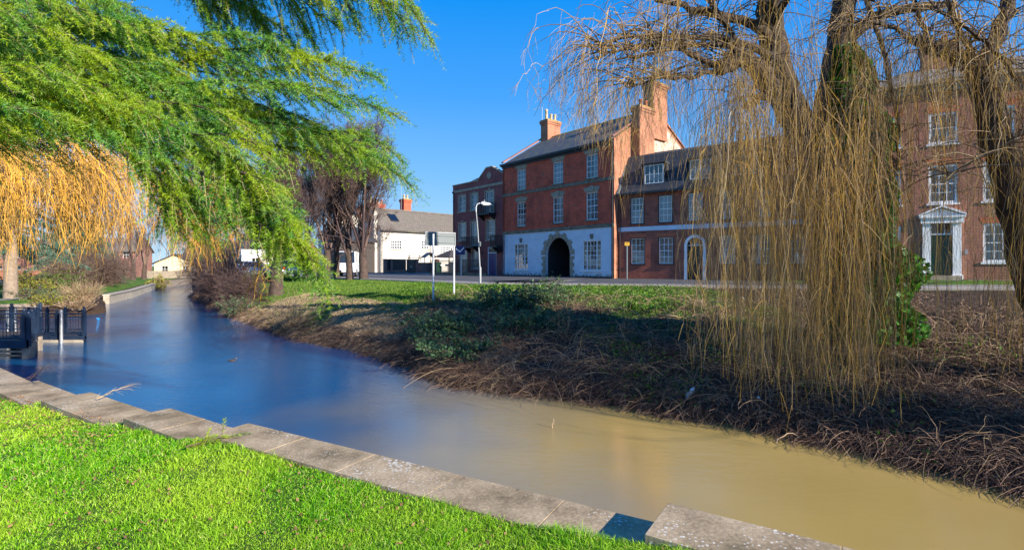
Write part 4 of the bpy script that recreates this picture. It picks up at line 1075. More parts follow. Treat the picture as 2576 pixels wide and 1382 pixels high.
# ---- weeping willows on the far bank
def hang_strands(A, D, zb, r0, K=9, sway=.10, fan=.5):
    """long pendulous twigs: start at A, leave along D, then fall to height zb"""
    n = len(A); t = np.linspace(0, 1, K)[None, :]
    H = (A[:, 2] - zb)[:, None]; out = (fan * rng.uniform(.3, 1.2, n))[:, None]
    e = 1 - np.exp(-t * 5)
    ph = rng.uniform(0, 6.28, (n, 2)); am = sway * rng.uniform(.3, 1.4, (n, 1)); fr = rng.uniform(2, 5, (n, 1))
    X = A[:, :1] + D[:, :1] * out * e + am * np.sin(t * fr + ph[:, :1]) * t + rng.normal(size=(n, 1)) * .2 * t * np.minimum(1, H / 3)
    Y = A[:, 1:2] + D[:, 1:2] * out * e + am * np.sin(t * fr + ph[:, 1:]) * t + rng.normal(size=(n, 1)) * .14 * t
    Z = A[:, 2:3] - H * t ** 1.05 + .12 * np.sin(np.minimum(1, t * 4) * np.pi) * out
    P = np.stack([X, Y, Z], -1) + rng.normal(size=(n, K, 3)) * .026
    return P, np.linspace(1, .45, K)[None] * r0[:, None]
def side_twigs(P, per, L=.45, r=.0022):
    n, K, _ = P.shape; i = rng.integers(1, K - 1, (n, per)); f = rng.random((n, per, 1)); ii = np.arange(n)[:, None]
    C = P[ii, i] * (1 - f) + P[ii, i + 1] * f; T = nrm(P[ii, i + 1] - P[ii, i])
    D = nrm(T + rng.normal(size=C.shape) * .35).reshape(-1, 3)
    q = shoots(C.reshape(-1, 3), D, rng.uniform(.3, 1.2, len(D)) * L, .5, 4)
    return tubes_np(q, np.tile([r, r, r * .8, r * .5], (len(q), 1)))

def limb(m, pts, r0, r1, n=9):
    P = np.array([px(*p) for p in pts]); k = len(P); t = np.linspace(0, k - 1, (k - 1) * 4 + 1)
    C = np.stack([np.interp(t, np.arange(k), P[:, i]) for i in range(3)], -1)
    for _ in range(3): C[1:-1] = .25 * C[:-2] + .5 * C[1:-1] + .25 * C[2:]
    C[1:-1] += rng.normal(size=C[1:-1].shape) * .02
    m.tube([tuple(c) for c in C], list(np.linspace(r0, r1, len(C)) * rng.uniform(.92, 1.08, len(C))), n)
    return C

ENV_X = [1440, 1500, 1560, 1620, 1680, 1730, 1780, 1830, 1880, 1920, 2000, 2080, 2160, 2230, 2300, 2350, 2400, 2450, 2500, 2560, 2640, 2800]
ENV_Y = [240, 330, 360, 520, 720, 760, 800, 930, 1000, 1060, 1085, 1010, 1040, 1080, 1020, 920, 960, 900, 960, 1060, 1000, 960]

def willow_main():
    t = thing('weeping_willow', 'huge bare weeping willow with an ivy clad trunk on the far bank', 'tree')
    m = MB(); C0 = limb(m, [(2110, 850, 13.2), (2095, 700, 13.2), (2085, 560, 13.2), (2060, 430, 13.2), (2030, 330, 13.2)], .62, .5, 16)
    m.build('trunk', 'bark_dark', t)
    b = MB(); L = []
    L.append(limb(b, [(2040, 360, 13.2), (1990, 280, 13.1), (1960, 200, 13), (1945, 100, 13), (1930, 0, 12.9), (1935, -140, 12.8), (1960, -300, 12.8)], .42, .2, 12))
    L.append(limb(b, [(2060, 400, 13.2), (2085, 280, 13.4), (2100, 170, 13.5), (2120, 60, 13.6), (2130, -60, 13.6), (2110, -260, 13.6)], .42, .2, 12))
    L.append(limb(b, [(1985, 280, 13.1), (1935, 215, 12.7), (1895, 165, 12.3), (1862, 138, 12), (1835, 165, 11.8), (1805, 172, 11.6)], .24, .15, 10))
    L.append(limb(b, [(1975, 260, 13.1), (1925, 235, 12.8), (1875, 268, 12.5)], .13, .09, 8))
    L.append(limb(b, [(2100, 150, 13.5), (2150, 80, 13.3), (2200, 40, 13.1), (2290, 20, 12.8), (2400, 10, 12.5)], .17, .08, 8))
    L.append(limb(b, [(1950, 110, 13), (1900, 60, 12.6), (1830, 40, 12), (1740, 20, 11.6), (1650, 0, 11.3)], .14, .05, 7))
    L.append(limb(b, [(1970, 150, 13), (1900, 120, 12.2), (1800, 90, 11.6), (1700, 95, 11.2), (1600, 90, 11), (1510, 110, 10.8)], .10, .025, 7))
    L.append(limb(b, [(1960, 190, 13), (1880, 130, 12), (1780, 105, 11.2), (1660, 130, 10.8), (1550, 150, 10.6)], .09, .02, 7))
    L.append(limb(b, [(1805, 172, 11.6), (1740, 130, 11.2), (1660, 110, 10.9), (1570, 120, 10.7), (1500, 150, 10.6)], .07, .02, 6))
    L.append(limb(b, [(1805, 172, 11.6), (1740, 200, 11.2), (1660, 190, 10.9), (1580, 220, 10.7)], .06, .02, 6))
    L.append(limb(b, [(1865, 140, 12), (1840, 80, 12), (1800, 30, 11.8), (1760, -40, 11.6)], .08, .03, 6))
    L.append(limb(b, [(1935, 60, 12.9), (1920, -60, 12.4), (1850, -120, 12), (1700, -120, 11.4), (1560, -60, 11)], .14, .04, 7))
    L.append(limb(b, [(2130, 20, 13.6), (2180, -80, 13.2), (2300, -140, 12.6), (2450, -120, 12)], .14, .05, 7))
    L.append(limb(b, [(2080, 240, 13.2), (2150, 200, 12.4), (2200, 260, 11.6), (2215, 380, 11.2), (2230, 460, 11.1)], .09, .02, 7))
    L.append(limb(b, [(2180, 0, 12), (2220, 120, 11.6), (2250, 240, 11.3), (2262, 340, 11.2), (2255, 430, 11.1)], .06, .02, 6))
    L.append(limb(b, [(2070, 300, 13), (2040, 330, 12), (1990, 400, 11.5), (1960, 440, 11.3)], .06, .02, 6))
    L.append(limb(b, [(1942, 70, 12.95), (1985, -20, 11.8), (2040, -60, 10.6), (2100, -40, 10), (2200, 0, 9.6)], .12, .03, 6))
    L.append(limb(b, [(1950, 40, 12.8), (1920, -60, 11.4), (1860, -60, 10.4), (1800, 0, 9.8)], .12, .03, 6))
    b.build('limbs', 'bark_dark', t)
    # fans of arching branchlets, then strands
    starts, dirs = [], []
    anch = np.concatenate([c[len(c) // 3:] for c in L])
    n = 640; A = anch[rng.integers(0, len(anch), n)]
    ang = rng.uniform(0, 2 * np.pi, n); ang = np.where(rng.random(n) < .45, rng.normal(np.pi, .7, n), ang)
    D = np.stack([np.cos(ang), np.sin(ang) * .8, rng.uniform(.1, 1.0, n)], -1); D = nrm(D)
    Lb = rng.uniform(.6, 2.4, n)
    tt = np.linspace(0, 1, 8)[None, :, None]
    Q = A[:, None] + D[:, None] * (Lb[:, None, None] * tt) + np.array([0, 0, -1.]) * (Lb * .55)[:, None, None] * tt ** 2.2 + rng.normal(size=(n, 8, 3)) * .03 * tt
    parts = [tubes_np(Q, np.tile(np.linspace(.017, .004, 8), (n, 1)), 4)]
    v, f = merge(parts); npmesh('branches', v, f, 'willow_branch', t)
    return t, Q, D
WT, WQ, WD = willow_main()

def strand_field(t, n, xlo, xhi, Zlo, Zhi, top, clump=22, dens_fn=None, r=(.0028, .0052), tw=3, wd=.14):
    """strands hanging in bunches; each bunch shares a place and a length"""
    nb = n // clump; out = []
    xs = rng.uniform(xlo, xhi, nb * 3)
    if dens_fn is not None: xs = xs[rng.random(len(xs)) < np.interp(xs, *dens_fn)]
    xs = xs[:nb]
    for x in xs:
        Z = Zlo + (Zhi - Zlo) * rng.beta(1, 1.7); X = (x - 1288) / 1288 * Z
        yb = np.interp(x, ENV_X, ENV_Y) - abs(rng.normal()) * 35 - (rng.random() < .35) * rng.uniform(80, 420)
        zb = CZ - (yb - 667) / 1288 * Z
        zb = max(zb, gz(X, Z) + .03)
        zt = CZ - (rng.uniform(*top) - 667) / 1288 * Z
        if zt - zb < 1: zt = zb + rng.uniform(1.5, 3.5)
        k = int(clump * rng.uniform(.4, 1.6)); s = wd * rng.uniform(.5, 1.5)
        A = np.column_stack([rng.normal(X, s, k), rng.normal(Z, s, k), rng.normal(zt, .5, k)])
        d = nrm(np.column_stack([rng.normal(size=k), rng.normal(size=k), np.zeros(k)]))
        zz = np.maximum(zb + np.abs(rng.normal(0, .3, k)) + .35 * np.hypot(A[:, 0] - X, A[:, 1] - Z), zb)
        zz = np.minimum(zz, A[:, 2] - .8)
        out.append((A, d, zz))
    A = np.concatenate([o[0] for o in out]); D = np.concatenate([o[1] for o in out]); zb = np.concatenate([o[2] for o in out])
    return A, D, zb
def willow_strands(t, sets, name='strands', m='willow_twig', tw=3):
    A = np.concatenate([s[0] for s in sets]); D = np.concatenate([s[1] for s in sets]); zb = np.concatenate([s[2] for s in sets])
    P, Rr = hang_strands(A, D, zb, rng.choice([rng.uniform(.0018, .0035), .003, .0045, .0065], len(A), p=[.35, .3, .22, .13]) * rng.uniform(.8, 1.2, len(A)), 12, .2)
    print(name, len(A))
    parts = [tubes_np(P, Rr), side_twigs(P, 5, .38, .0026)]
    v, f = merge(parts); npmesh(name, v, f, m, t)
dfn = ([1440, 1540, 1650, 1760, 1860, 1950, 2080, 2215, 2280, 2360, 2450, 2550, 2700], [.02, .05, .13, .24, .6, .8, .36, .62, .42, .3, .28, .45, .45])
main = strand_field(WT, 1250, 1620, 2250, 8.6, 14.5, (60, 430), dens_fn=dfn)
# the thin left part of the crown: strands fall from the branchlet tips
tip = WQ[:, 3:].reshape(-1, 3); sel = rng.integers(0, len(tip), 1250); tp = tip[sel]
d_ = nrm(np.repeat(WD, 5, 0)[sel] * np.array([1, 1, 0]) + 1e-6)
xi = 1288 + tp[:, 0] / tp[:, 1] * 1288
yl = np.interp(xi, ENV_X, ENV_Y); ln_ = rng.uniform(.8, 3.2, len(tp))
lim = CZ - (yl - 667) / 1288 * tp[:, 1]
zb_ = np.maximum(tp[:, 2] - ln_, lim)
ok = (tp[:, 2] - zb_ > .3) & (rng.random(len(tp)) < np.where(xi < 1680, 1, .42))
willow_strands(WT, [main, (tp[ok], d_[ok], zb_[ok])])

def willow_right():
    t = thing('weeping_willow', 'second bare willow with a dark leaning trunk at the right edge', 'tree')
    b = MB()
    limb(b, [(2700, 960, 9.6), (2660, 860, 9.6), (2600, 700, 9.6), (2565, 560, 9.7), (2535, 440, 9.8), (2505, 330, 9.9), (2480, 230, 10), (2455, 165, 10.1)], .36, .2, 14)
    b.build('trunk', 'bark_dark', t)
    b = MB(); L = []
    L.append(limb(b, [(2470, 195, 10), (2440, 158, 10.1), (2390, 138, 10.3), (2340, 122, 10.5), (2298, 97, 10.6)], .17, .11, 10))
    L.append(limb(b, [(2340, 122, 10.5), (2320, 60, 10.5), (2290, -20, 10.4), (2250, -100, 10.2)], .06, .02, 6))
    L.append(limb(b, [(2298, 97, 10.6), (2230, 60, 10.3), (2150, 50, 10), (2080, 80, 9.8)], .05, .015, 6))
    L.append(limb(b, [(2470, 180, 10), (2520, 60, 10), (2560, -60, 10), (2560, -200, 10)], .15, .08, 8))
    L.append(limb(b, [(2580, 640, 9.7), (2640, 420, 9.6), (2700, 200, 9.5), (2720, 0, 9.5)], .2, .1, 8))
    L.append(limb(b, [(2640, 300, 9.5), (2560, 340, 9.0), (2460, 400, 8.7), (2370, 460, 8.6)], .035, .01, 6))
    L.append(limb(b, [(2560, 200, 9.6), (2500, 120, 9.2), (2420, 60, 9), (2340, 20, 8.9)], .05, .015, 6))
    L.append(limb(b, [(2460, 165, 10), (2400, 60, 9.8), (2370, -40, 9.6)], .07, .03, 6))
    b.build('limbs', 'bark_dark', t)
    anch = np.concatenate(L); n = 300; A = anch[rng.integers(0, len(anch), n)]; D = nrm(rng.normal(size=(n, 3)) * [1, 1, .4] + [0, 0, .6]); Lb = rng.uniform(.5, 1.9, n)
    tt = np.linspace(0, 1, 8)[None, :, None]
    Q = A[:, None] + D[:, None] * (Lb[:, None, None] * tt) + np.array([0, 0, -1.]) * (Lb * .5)[:, None, None] * tt ** 2.2 + rng.normal(size=(n, 8, 3)) * .03 * tt
    v, f = tubes_np(Q, np.tile(np.linspace(.015, .004, 8), (n, 1)), 4); npmesh('branches', v, f, 'willow_branch', t)
    tip = Q[:, 3:].reshape(-1, 3); sel = rng.integers(0, len(tip), 480); tp = tip[sel]; d_ = nrm(np.repeat(D, 5, 0)[sel] * np.array([1, 1, 0]) + 1e-6)
    main = strand_field(t, 520, 2230, 2900, 8.2, 11.5, (-50, 300), dens_fn=dfn)
    willow_strands(t, [main, (tp, d_, np.maximum(tp[:, 2] - rng.uniform(.8, 3, len(tp)), -1.6))])
willow_right()

# ivy round the main willow trunk
def ivy():
    n = 34000; u = rng.random(n) ** .8
    yy = 860 - u * 740; xx = np.interp(yy, [120, 200, 300, 430, 560, 700, 860], [2108, 2118, 2128, 2125, 2130, 2150, 2165])
    rad = np.interp(yy, [100, 160, 300, 430, 560, 700, 860], [.05, .25, .5, .62, .78, .85, .8]) * rng.uniform(.6, 1.25, n) * (1 + .25 * np.sin(yy * .03) * np.sin(yy * .011 + 1))
    a = rng.uniform(0, 2 * np.pi, n); Z = 12.6; xx = xx + 18
    C = np.column_stack([(xx - 1288) / 1288 * Z + rad * np.cos(a), Z + rad * np.sin(a), CZ - (yy - 667) / 1288 * Z])
    C[:, :2] += .12 * np.column_stack([np.sin(C[:, 2] * 5 + a * 3), np.cos(C[:, 2] * 4 + a * 2)])
    v, f = leaves_np(C, rng.uniform(.09, .17, n), aspect=1.15)
    o = npmesh('ivy', v, f, 'ivy'); tag(o, 'glossy dark green ivy climbing round the trunk of the huge weeping willow', 'ivy')
ivy()

# golden willow behind the cedar on the left
def golden():
    bx, by = -27.5, 20.5
    t = thing('golden_willow', 'golden twigged willow whose yellow strands hang below the cedar at the left', 'tree')
    m = MB(); m.tube([(bx, by, -1.6), (bx + .1, by, 1), (bx - .1, by, 3.5), (bx + .2, by, 6)], [.5, .42, .36, .2], 12); m.build('trunk', 'bark_dark', t)
    b = MB(); L = []
    for (x0, y0, x1, y1, Z) in ((-150, 250, 250, 420, 18), (-150, 200, 420, 380, 19), (-150, 300, 120, 460, 17), (-150, 150, 600, 430, 20), (-100, 350, 60, 520, 16), (-150, 330, 320, 500, 18.5), (-150, 380, 160, 545, 17.5)):
        P0 = np.array((bx, by, 4.)); P1 = np.array(px(x0, y0, Z)); P2 = np.array(px(x1, y1, Z))
        k = np.linspace(0, 1, 8)[:, None]; C = P1 + (P2 - P1) * k + np.array([0, 0, .5]) * np.sin(k * np.pi); C = np.vstack([P0, C]); L.append(C[2:])
        b.tube([tuple(c) for c in C], list(np.linspace(.10, .015, len(C))), 6)
    b.build('limbs', 'bark', t)
    nb = 135; A, D, ZB = [], [], []
    for i in range(nb):
        x = rng.choice([rng.uniform(-120, 330), rng.uniform(250, 480), rng.uniform(440, 640)], p=[.66, .12, .22]); Z = rng.uniform(15, 20)
        yt = np.interp(x, [-100, 100, 300, 450, 640], [330, 370, 400, 450, 500]) + rng.uniform(-60, 120); yb = np.interp(x, [-100, 0, 230, 300, 440, 620], [650, 640, 640, 610, 650, 665]) - rng.uniform(0, 1) * 190
        X = (x - 1288) / 1288 * Z; zt = CZ - (yt - 667) / 1288 * Z; zb = CZ - (yb - 667) / 1288 * Z
        if zt - zb < .5: zt = zb + .6
        k = rng.integers(8, 20); s = .36
        A.append(np.column_stack([rng.normal(X - .6, s, k), rng.normal(Z, s, k), rng.normal(zt, .2, k)])); D.append(np.tile([[1., rng.normal() * .3, 0]], (k, 1))); ZB.append(zb + np.abs(rng.normal(0, .14, k)))
    # one low bunch in front of the far bank
    k = 16; X, Z = (655 - 1288) / 1288 * 6.6, 6.6
    A.append(np.column_stack([rng.normal(X + .02, .035, k), rng.normal(Z, .05, k), rng.normal(1.15, .05, k)])); D.append(np.tile([[-.35, 0, 0]], (k, 1))); ZB.append(rng.uniform(.42, .95, k))
    A = np.concatenate(A); D = np.concatenate(D); ZB = np.concatenate(ZB); ZB = np.minimum(ZB, A[:, 2] - .3)
    nr = A[:, 1] < 10
    Pn, Rn = hang_strands(A[nr], D[nr], ZB[nr], rng.uniform(.003, .0045, nr.sum()), 9, .05, .12)
    Pn[:, :, 0] -= (np.linspace(0, 1, 9) ** 1.5 * .12)[None]
    A, D, ZB = A[~nr], D[~nr], ZB[~nr]
    P, Rr = hang_strands(A, D, ZB, rng.uniform(.5, 1, len(A)) * .012, 9, .14, .8)
    v, f = merge([tubes_np(P, Rr), tubes_np(Pn, Rn), side_twigs(P, 4, .6, .005)]); npmesh('strands', v, f, 'golden_twig', t)
golden()

# ------------------------------------------------------------------ bank and lawn growth
def scatter_bank(n, x=(-60, 14), t=(0, 1), r=(6, 60), wfn=None):
    out = []
    tot = 0
    while tot < n:
        k = 60000; th = np.radians(rng.uniform(-58, 56, k)); rr = np.exp(rng.uniform(np.log(r[0]), np.log(r[1]), k))
        P = np.stack([np.sin(th) * rr, np.cos(th) * rr], -1)
        z, tt, riv, bank, bey, left, dN, dW = height(P)
        ok = bank & (tt > t[0]) & (tt < t[1]) & (P[:, 0] > x[0]) & (P[:, 0] < x[1])
        if wfn is not None: ok &= rng.random(k) < wfn(P, tt)
        o = np.column_stack([P, z, tt])[ok]; out.append(o); tot += len(o)
    return np.concatenate(out)[:n]

def canes(Q, Lr, rad, up=.5, droop=1.0, K=6, flat=1.):
    n = len(Q); D = rng.normal(size=(n, 3)); D[:, 2] = np.abs(D[:, 2]) * .6 + up; D = nrm(D * [flat, flat, 1])
    L = rng.uniform(*Lr, n); P = shoots(Q[:, :3] - [0, 0, .03], D, L, droop, K)
    P += rng.normal(size=P.shape) * .025 * np.linspace(0, 1, K)[None, :, None]
    sc_ = np.clip(np.hypot(Q[:, 0], Q[:, 1]) / 12, .8, 2.5)[:, None]
    return tubes_np(P, np.linspace(1, .5, K)[None] * rng.uniform(*rad, n)[:, None] * sc_)

def grow_bank():
    clumpw = lambda s, lo: (lambda P, t: np.clip(.5 + 1.6 * lump(P, s) , lo, 1))
    # right and middle: tangle of dead canes
    Q = scatter_bank(34000, (-4, 14), (0, .68), (6, 30), lambda P, t: np.clip(.55 + 2.6 * lump(P, 2.3), .06, 1) * np.where(P[:, 0] > 6.5, 1., np.where(t < .5, 1, .4)))
    v, f = canes(Q, (.3, 1.3), (.0022, .006), .35, .55); o = npmesh('bramble_thicket', v, f, 'bramble'); tag(o, 'dense tangle of dead brown brambles covering the steep bank below the willows', 'brambles', kind='stuff')
    Q = scatter_bank(9000, (6, 16), (.3, 1), (10, 30)); v, f = canes(Q, (.2, .9), (.0022, .0055), .2, .5); o = npmesh('bramble_litter', v, f, 'bramble'); tag(o, 'fallen brown twigs and dead canes strewn along the top of the bank behind the willow', 'brambles', kind='stuff')
    Q = scatter_bank(1500, (-2, 14), (.02, .7), (7, 26)); n = len(Q); D = nrm(np.column_stack([rng.normal(size=(n, 2)) + [-.3, -.5], rng.uniform(.2, .9, n)]))
    P = shoots(Q[:, :3], D, rng.uniform(.9, 2.0, n), .45, 8) + rng.normal(size=(n, 8, 3)) * .02
    v, f = tubes_np(P, np.linspace(1, .4, 8)[None] * rng.uniform(.004, .007, n)[:, None] * np.clip(np.hypot(Q[:, 0], Q[:, 1]) / 12, .8, 2)[:, None]); o = npmesh('bramble_canes', v, f, 'straw'); tag(o, 'long pale arching canes standing out of the dark tangle on the far bank', 'brambles', kind='stuff')
    # shoreline fringe leaning over the water
    parts = []
    d = nrm(FARW[1:] - FARW[:-1]); 
    for a, b in zip(FARW[2:15], FARW[3:16]):
        L = np.hypot(*(b - a)); k = int(min(1500, L * 520 * (12 / max(8, np.hypot(*a))) ** 1.3)); u = rng.random((k, 1)); p = a + (b - a) * u; dd = nrm((b - a)[None])[0]; nn = np.array([dd[1], -dd[0]])
        if nn @ (np.array([0, 0]) - a) < 0: nn = -nn       # towards the water
        clump = np.sin(u[:, 0] * L * 3.1) * .15 + np.sin(u[:, 0] * L * 7.7 + a[0]) * .08
        p = p - nn * (rng.uniform(-.12, .9, (k, 1)) + clump[:, None])
        z = height(p)[0]; z = np.maximum(z, WATER)
        D = np.column_stack([nn * rng.uniform(.1, 1.2, (k, 1)) + rng.normal(size=(k, 2)) * .7, rng.uniform(.0, .8, k)]); D = nrm(D)
        P = shoots(np.column_stack([p, z]), D, rng.uniform(.25, .95, k), .5, 6) + rng.normal(size=(k, 6, 3)) * .02
        P[:, :, 2] = np.maximum(P[:, :, 2], WATER - .05)
        parts.append(tubes_np(P, np.linspace(1, .5, 6)[None] * rng.uniform(.0022, .006, k)[:, None] * max(1, np.hypot(*a) / 14)))
    v, f = merge(parts); o = npmesh('shoreline_brambles', v, f, 'bramble'); tag(o, 'dead canes and roots leaning over the water along the far shoreline', 'brambles', kind='stuff')
    # green ground cover
    Q = scatter_bank(42000, (-6, 9), (.28, .98), (9, 34), lambda P, t: np.clip(.35 + 2.2 * lump(P + 7, 1.9) + (t - .45), .03, 1))
    C = Q[:, :3] + np.column_stack([np.zeros((len(Q), 2)), np.abs(rng.normal(0, .07, len(Q)))]); v, f = leaves_np(C, rng.uniform(.05, .11, len(Q)), aspect=1.4, flat=.4)
    o = npmesh('bank_ground_cover', v, f, 'leaf_green'); tag(o, 'low green ivy and nettles spreading over the upper bank below the road', 'ground cover', kind='stuff')
    Q = scatter_bank(3500, (2, 12), (0, .5), (6, 20), lambda P, t: np.clip(3 * lump(P + 3, 1.4), 0, 1)); v, f = leaves_np(Q[:, :3] + [0, 0, .12] + rng.normal(size=(len(Q), 3)) * .06, rng.uniform(.05, .09, len(Q)), aspect=1.5)
    o = npmesh('bank_weeds', v, f, 'leaf_green'); tag(o, 'scattered green weeds growing through the dead brambles near the water', 'weeds', kind='stuff')
    # mown grass on the rounded bank to the left
    Q = scatter_bank(90000, (-40, 9), (.22, 1.), (12, 60), lambda P, t: np.where(P[:, 0] < -2, 1, np.clip((t - .5) * 3, .1, 1)))
    n = len(Q); D = nrm(rng.normal(size=(n, 3)) * [.6, .6, 0] + [0, 0, 1.]); s = nrm(np.cross(D, rng.normal(size=(n, 3)))) * (.006 * np.hypot(Q[:, 0], Q[:, 1]) / 16)[:, None]; h = rng.uniform(.05, .15, (n, 1))
    V = np.stack([Q[:, :3] - s, Q[:, :3] + s, Q[:, :3] + D * h], 1).reshape(-1, 3)
    o = npmesh('bank_grass', V, np.arange(n * 3).reshape(-1, 3), 'grass_far'); tag(o, 'short sunlit grass on the rounded bank between river and road', 'grass', kind='stuff')
    # pale dead grass towards the water on the left
    Q = scatter_bank(34000, (-18, 0), (0.0, .42), (12, 34), lambda P, t: np.clip(.6 + 1.8 * lump(P + 2, 1.8), .1, 1)); v, f = canes(Q, (.25, .7), (.004, .009), .6, .9, 5)
    o = npmesh('dead_grass', v, f, 'straw'); tag(o, 'pale dead grass and reeds hanging over the left part of the far bank', 'dead grass', kind='stuff')
    Q = scatter_bank(8000, (-20, -8), (0, .3), (15, 40), lambda P, t: np.clip(.3 + 2 * lump(P + 5, 1.6), .0, 1)); v, f = leaves_np(Q[:, :3] + [0, 0, .08], rng.uniform(.06, .13, len(Q)), aspect=3)
    o = npmesh('bank_tufts', v, f, 'grass_far'); tag(o, 'green tufts at the foot of the far bank where the pale dead grass begins', 'grass', kind='stuff')
grow_bank()

def lawn():
    n = 330000
    th = np.radians(rng.uniform(-52, 40, n * 2)); r = np.exp(rng.uniform(np.log(1.7), np.log(13), n * 2) )
    P = np.stack([np.sin(th) * r, np.cos(th) * r], -1)
    r = np.hypot(P[:, 0], P[:, 1])
    z, t, riv, bank, bey, left, dN, dW = height(P)
    nl = np.array([(13, -4.65), (.955, 3.139), (-2.74, 5.26), (-6.1, 7.4), (-10.2, 10.15), (-15, 13.4)]); dC = dist_poly(P, nl)
    edge = np.where(P[:, 0] > .85, .42, np.where(P[:, 0] > -2.7, .37, .43)) + .05 * np.sin(P[:, 0] * 5) + .04 * np.sin(P[:, 0] * 13 + 1)
    ok = ~riv & ~bank & ~bey & ~left & (dC > edge)
    P = P[ok][:n]; z = z[ok][:n]; dC = dC[ok][:n]; n = len(P)
    r = np.hypot(P[:, 0], P[:, 1])
    base = np.column_stack([P, z - .005])
    tuft = np.clip(.75 + 1.1 * lump(P, 6.) , .3, 1.5)
    h = rng.uniform(.035, .085, n) * tuft; lean = rng.normal(size=(n, 2)) * .45 + [.12, -.05]
    D = nrm(np.column_stack([lean, np.ones(n)])); bend = nrm(np.column_stack([lean * 2.5, np.full(n, .35)]))
    s = np.column_stack([rng.normal(size=(n, 2)), np.zeros(n)]); s = nrm(s) * (.0021 * np.maximum(1, r / 3))[:, None]
    m_ = base + D * h[:, None] * .6; tp = m_ + bend * h[:, None] * .55
    V = np.stack([base - s, base + s, m_ + s * .75, m_ - s * .75, tp], 1).reshape(-1, 3); i = np.arange(n)[:, None] * 5
    F = np.concatenate([i + [0, 1, 2], i + [0, 2, 3], i + [3, 2, 4]])
    o = npmesh('lawn_grass', V, F, 'grass'); tag(o, 'bright green lawn blades beside the stone coping in the foreground', 'grass', kind='stuff')
    k = 1800; q = rng.integers(0, n, k); v, f = leaves_np(base[q] + [0, 0, .03], rng.uniform(.015, .035, k), aspect=1.6); o = npmesh('fallen_leaves', v, f, 'dead_leaf'); tag(o, 'small brown fallen leaves scattered over the bright foreground lawn', 'leaves', kind='stuff')
    k = 2200; x = rng.uniform(-11, -4, k); P = np.column_stack([x, np.interp(x, [-10.2, -8, -6, -4, -2.7], [10.1, 8.55, 7.3, 6.1, 5.2]) - rng.uniform(.15, 1.3, k)]); zz = height(P)[0] + .04
    v, f = leaves_np(np.column_stack([P, zz + .02]), rng.uniform(.015, .04, k), aspect=2.5, flat=.7); o = npmesh('leaf_litter', v, f, 'dead_leaf'); tag(o, 'brown leaf litter along the far end of the coping and lawn edge', 'leaves', kind='stuff')
lawn()

def fallen_branch(label, a, b, r, m='twig', leaves=0):
    t = thing('fallen_branch', label, 'branch', a)
    d = np.array(b) - np.array(a); k = np.linspace(0, 1, 8)[:, None]; C = d * k + np.array([0, 0, 1]) * (np.sin(k * np.pi) * .03) + np.random.default_rng(4).normal(size=(8, 3)) * .006
    q = MB(); q.tube([tuple(c) for c in C], list(np.linspace(r, r * .4, 8)), 6); q.build('stem', m, t)
    S = shoots(np.repeat(C, 3, 0), nrm(np.repeat(d[None], 24, 0) / np.linalg.norm(d) + rng.normal(size=(24, 3)) * .5), rng.uniform(.08, .25, 24), .3)
    v, f = tubes_np(S, np.tile([r * .4, r * .3, r * .3, r * .2, r * .2], (24, 1))); npmesh('side_twigs', v, f, m, t)
    if leaves:
        v, f = needles(S, 60, .035, .004); npmesh('needles', v, f, 'needles', t)
def P3(x, y, h):   # point at height z=h seen at (x, y)
    Y = (CZ - h) * 1288 / (y - 667); return ((x - 1288) / 1288 * Y, Y, h)
fallen_branch('small fallen cedar branch lying on the lawn beside the coping', P3(468, 1125, -.57), P3(590, 1098, -.55), .008, 'bark', 1)
fallen_branch('thin pale stick poking over the coping towards the blue water', P3(245, 1004, -.75), P3(330, 968, -.65), .006, 'straw')
fallen_branch('bare weed twigs sprouting from the river wall beside the landing piles', P3(75, 958, -.9), P3(120, 918, -.45), .008, 'twig')

def shrub(label, x, y, w, h, nl, leaf, ns=60, stem='twig', seed=1, z=None, name='shrub', spread=.8, lv=2, size=.09, group=None, d=None):
    z = gz(x, y) - .03 if z is None else z
    d = d or w
    t = thing(name, label, 'shrub', (x, y, z), 0, group)
    r_ = np.random.default_rng(seed); n = ns
    D = nrm(np.column_stack([r_.normal(size=(n, 2)) * spread, np.ones(n)])); base = np.column_stack([r_.normal(size=(n, 2)) * w * .12, np.zeros(n)])
    sc_ = max(1, y / 14)
    S = shoots(base, D * [w / h * .8, d / h * .8, 1.], r_.uniform(.6, 1.1, n) * h, -.02, 7); S[:, :, :2] += r_.normal(size=(n, 7, 2)) * .03 * h * np.linspace(0, 1, 7)[None, :, None]
    parts = [tubes_np(S, np.tile(np.linspace(.012, .004, 7), (n, 1)) * sc_ * .7)]
    for _ in range(lv):
        k = len(S); rep = 5 if _ == 0 else 3; idx = np.repeat(np.arange(k), rep); j = r_.integers(2, S.shape[1], len(idx)); p = S[idx, j]; T = nrm(S[idx, j] - S[idx, j - 1])
        DD = nrm(T + r_.normal(size=(len(idx), 3)) * .6); S = shoots(p, DD, r_.uniform(.1, .35, len(idx)) * h, .1, 7); parts.append(tubes_np(S, np.tile(np.linspace(.005, .0025, 7), (len(S), 1)) * sc_ * .7))
        if k * rep > 4000: break
    v, f = merge(parts); npmesh('stems', v, f, stem, t)
    if nl:
        i = r_.integers(0, len(S), nl); j = r_.integers(0, 7, nl); C = S[i, j] + r_.normal(size=(nl, 3)) * .05 * h
        v, f = leaves_np(C, r_.uniform(.6, 1.2, nl) * size, aspect=1.9); npmesh('leaves', v, f, leaf, t)
    return t
def on_bank(x, Y): return ((x - 1288) / 1288 * Y, Y)
shrub('grey green evergreen shrub in front of the road sign posts, left of its neighbours', *on_bank(1130, 17.5), 2.0, .85, 4500, 'leaf_grey', 75, 'twig', 21, size=.12)
shrub('dark evergreen shrub rising above the road edge below the stone arch', *on_bank(1370, 20.5), 1.6, 1.15, 2300, 'leaf_grey', 40, 'twig', 22, size=.12)
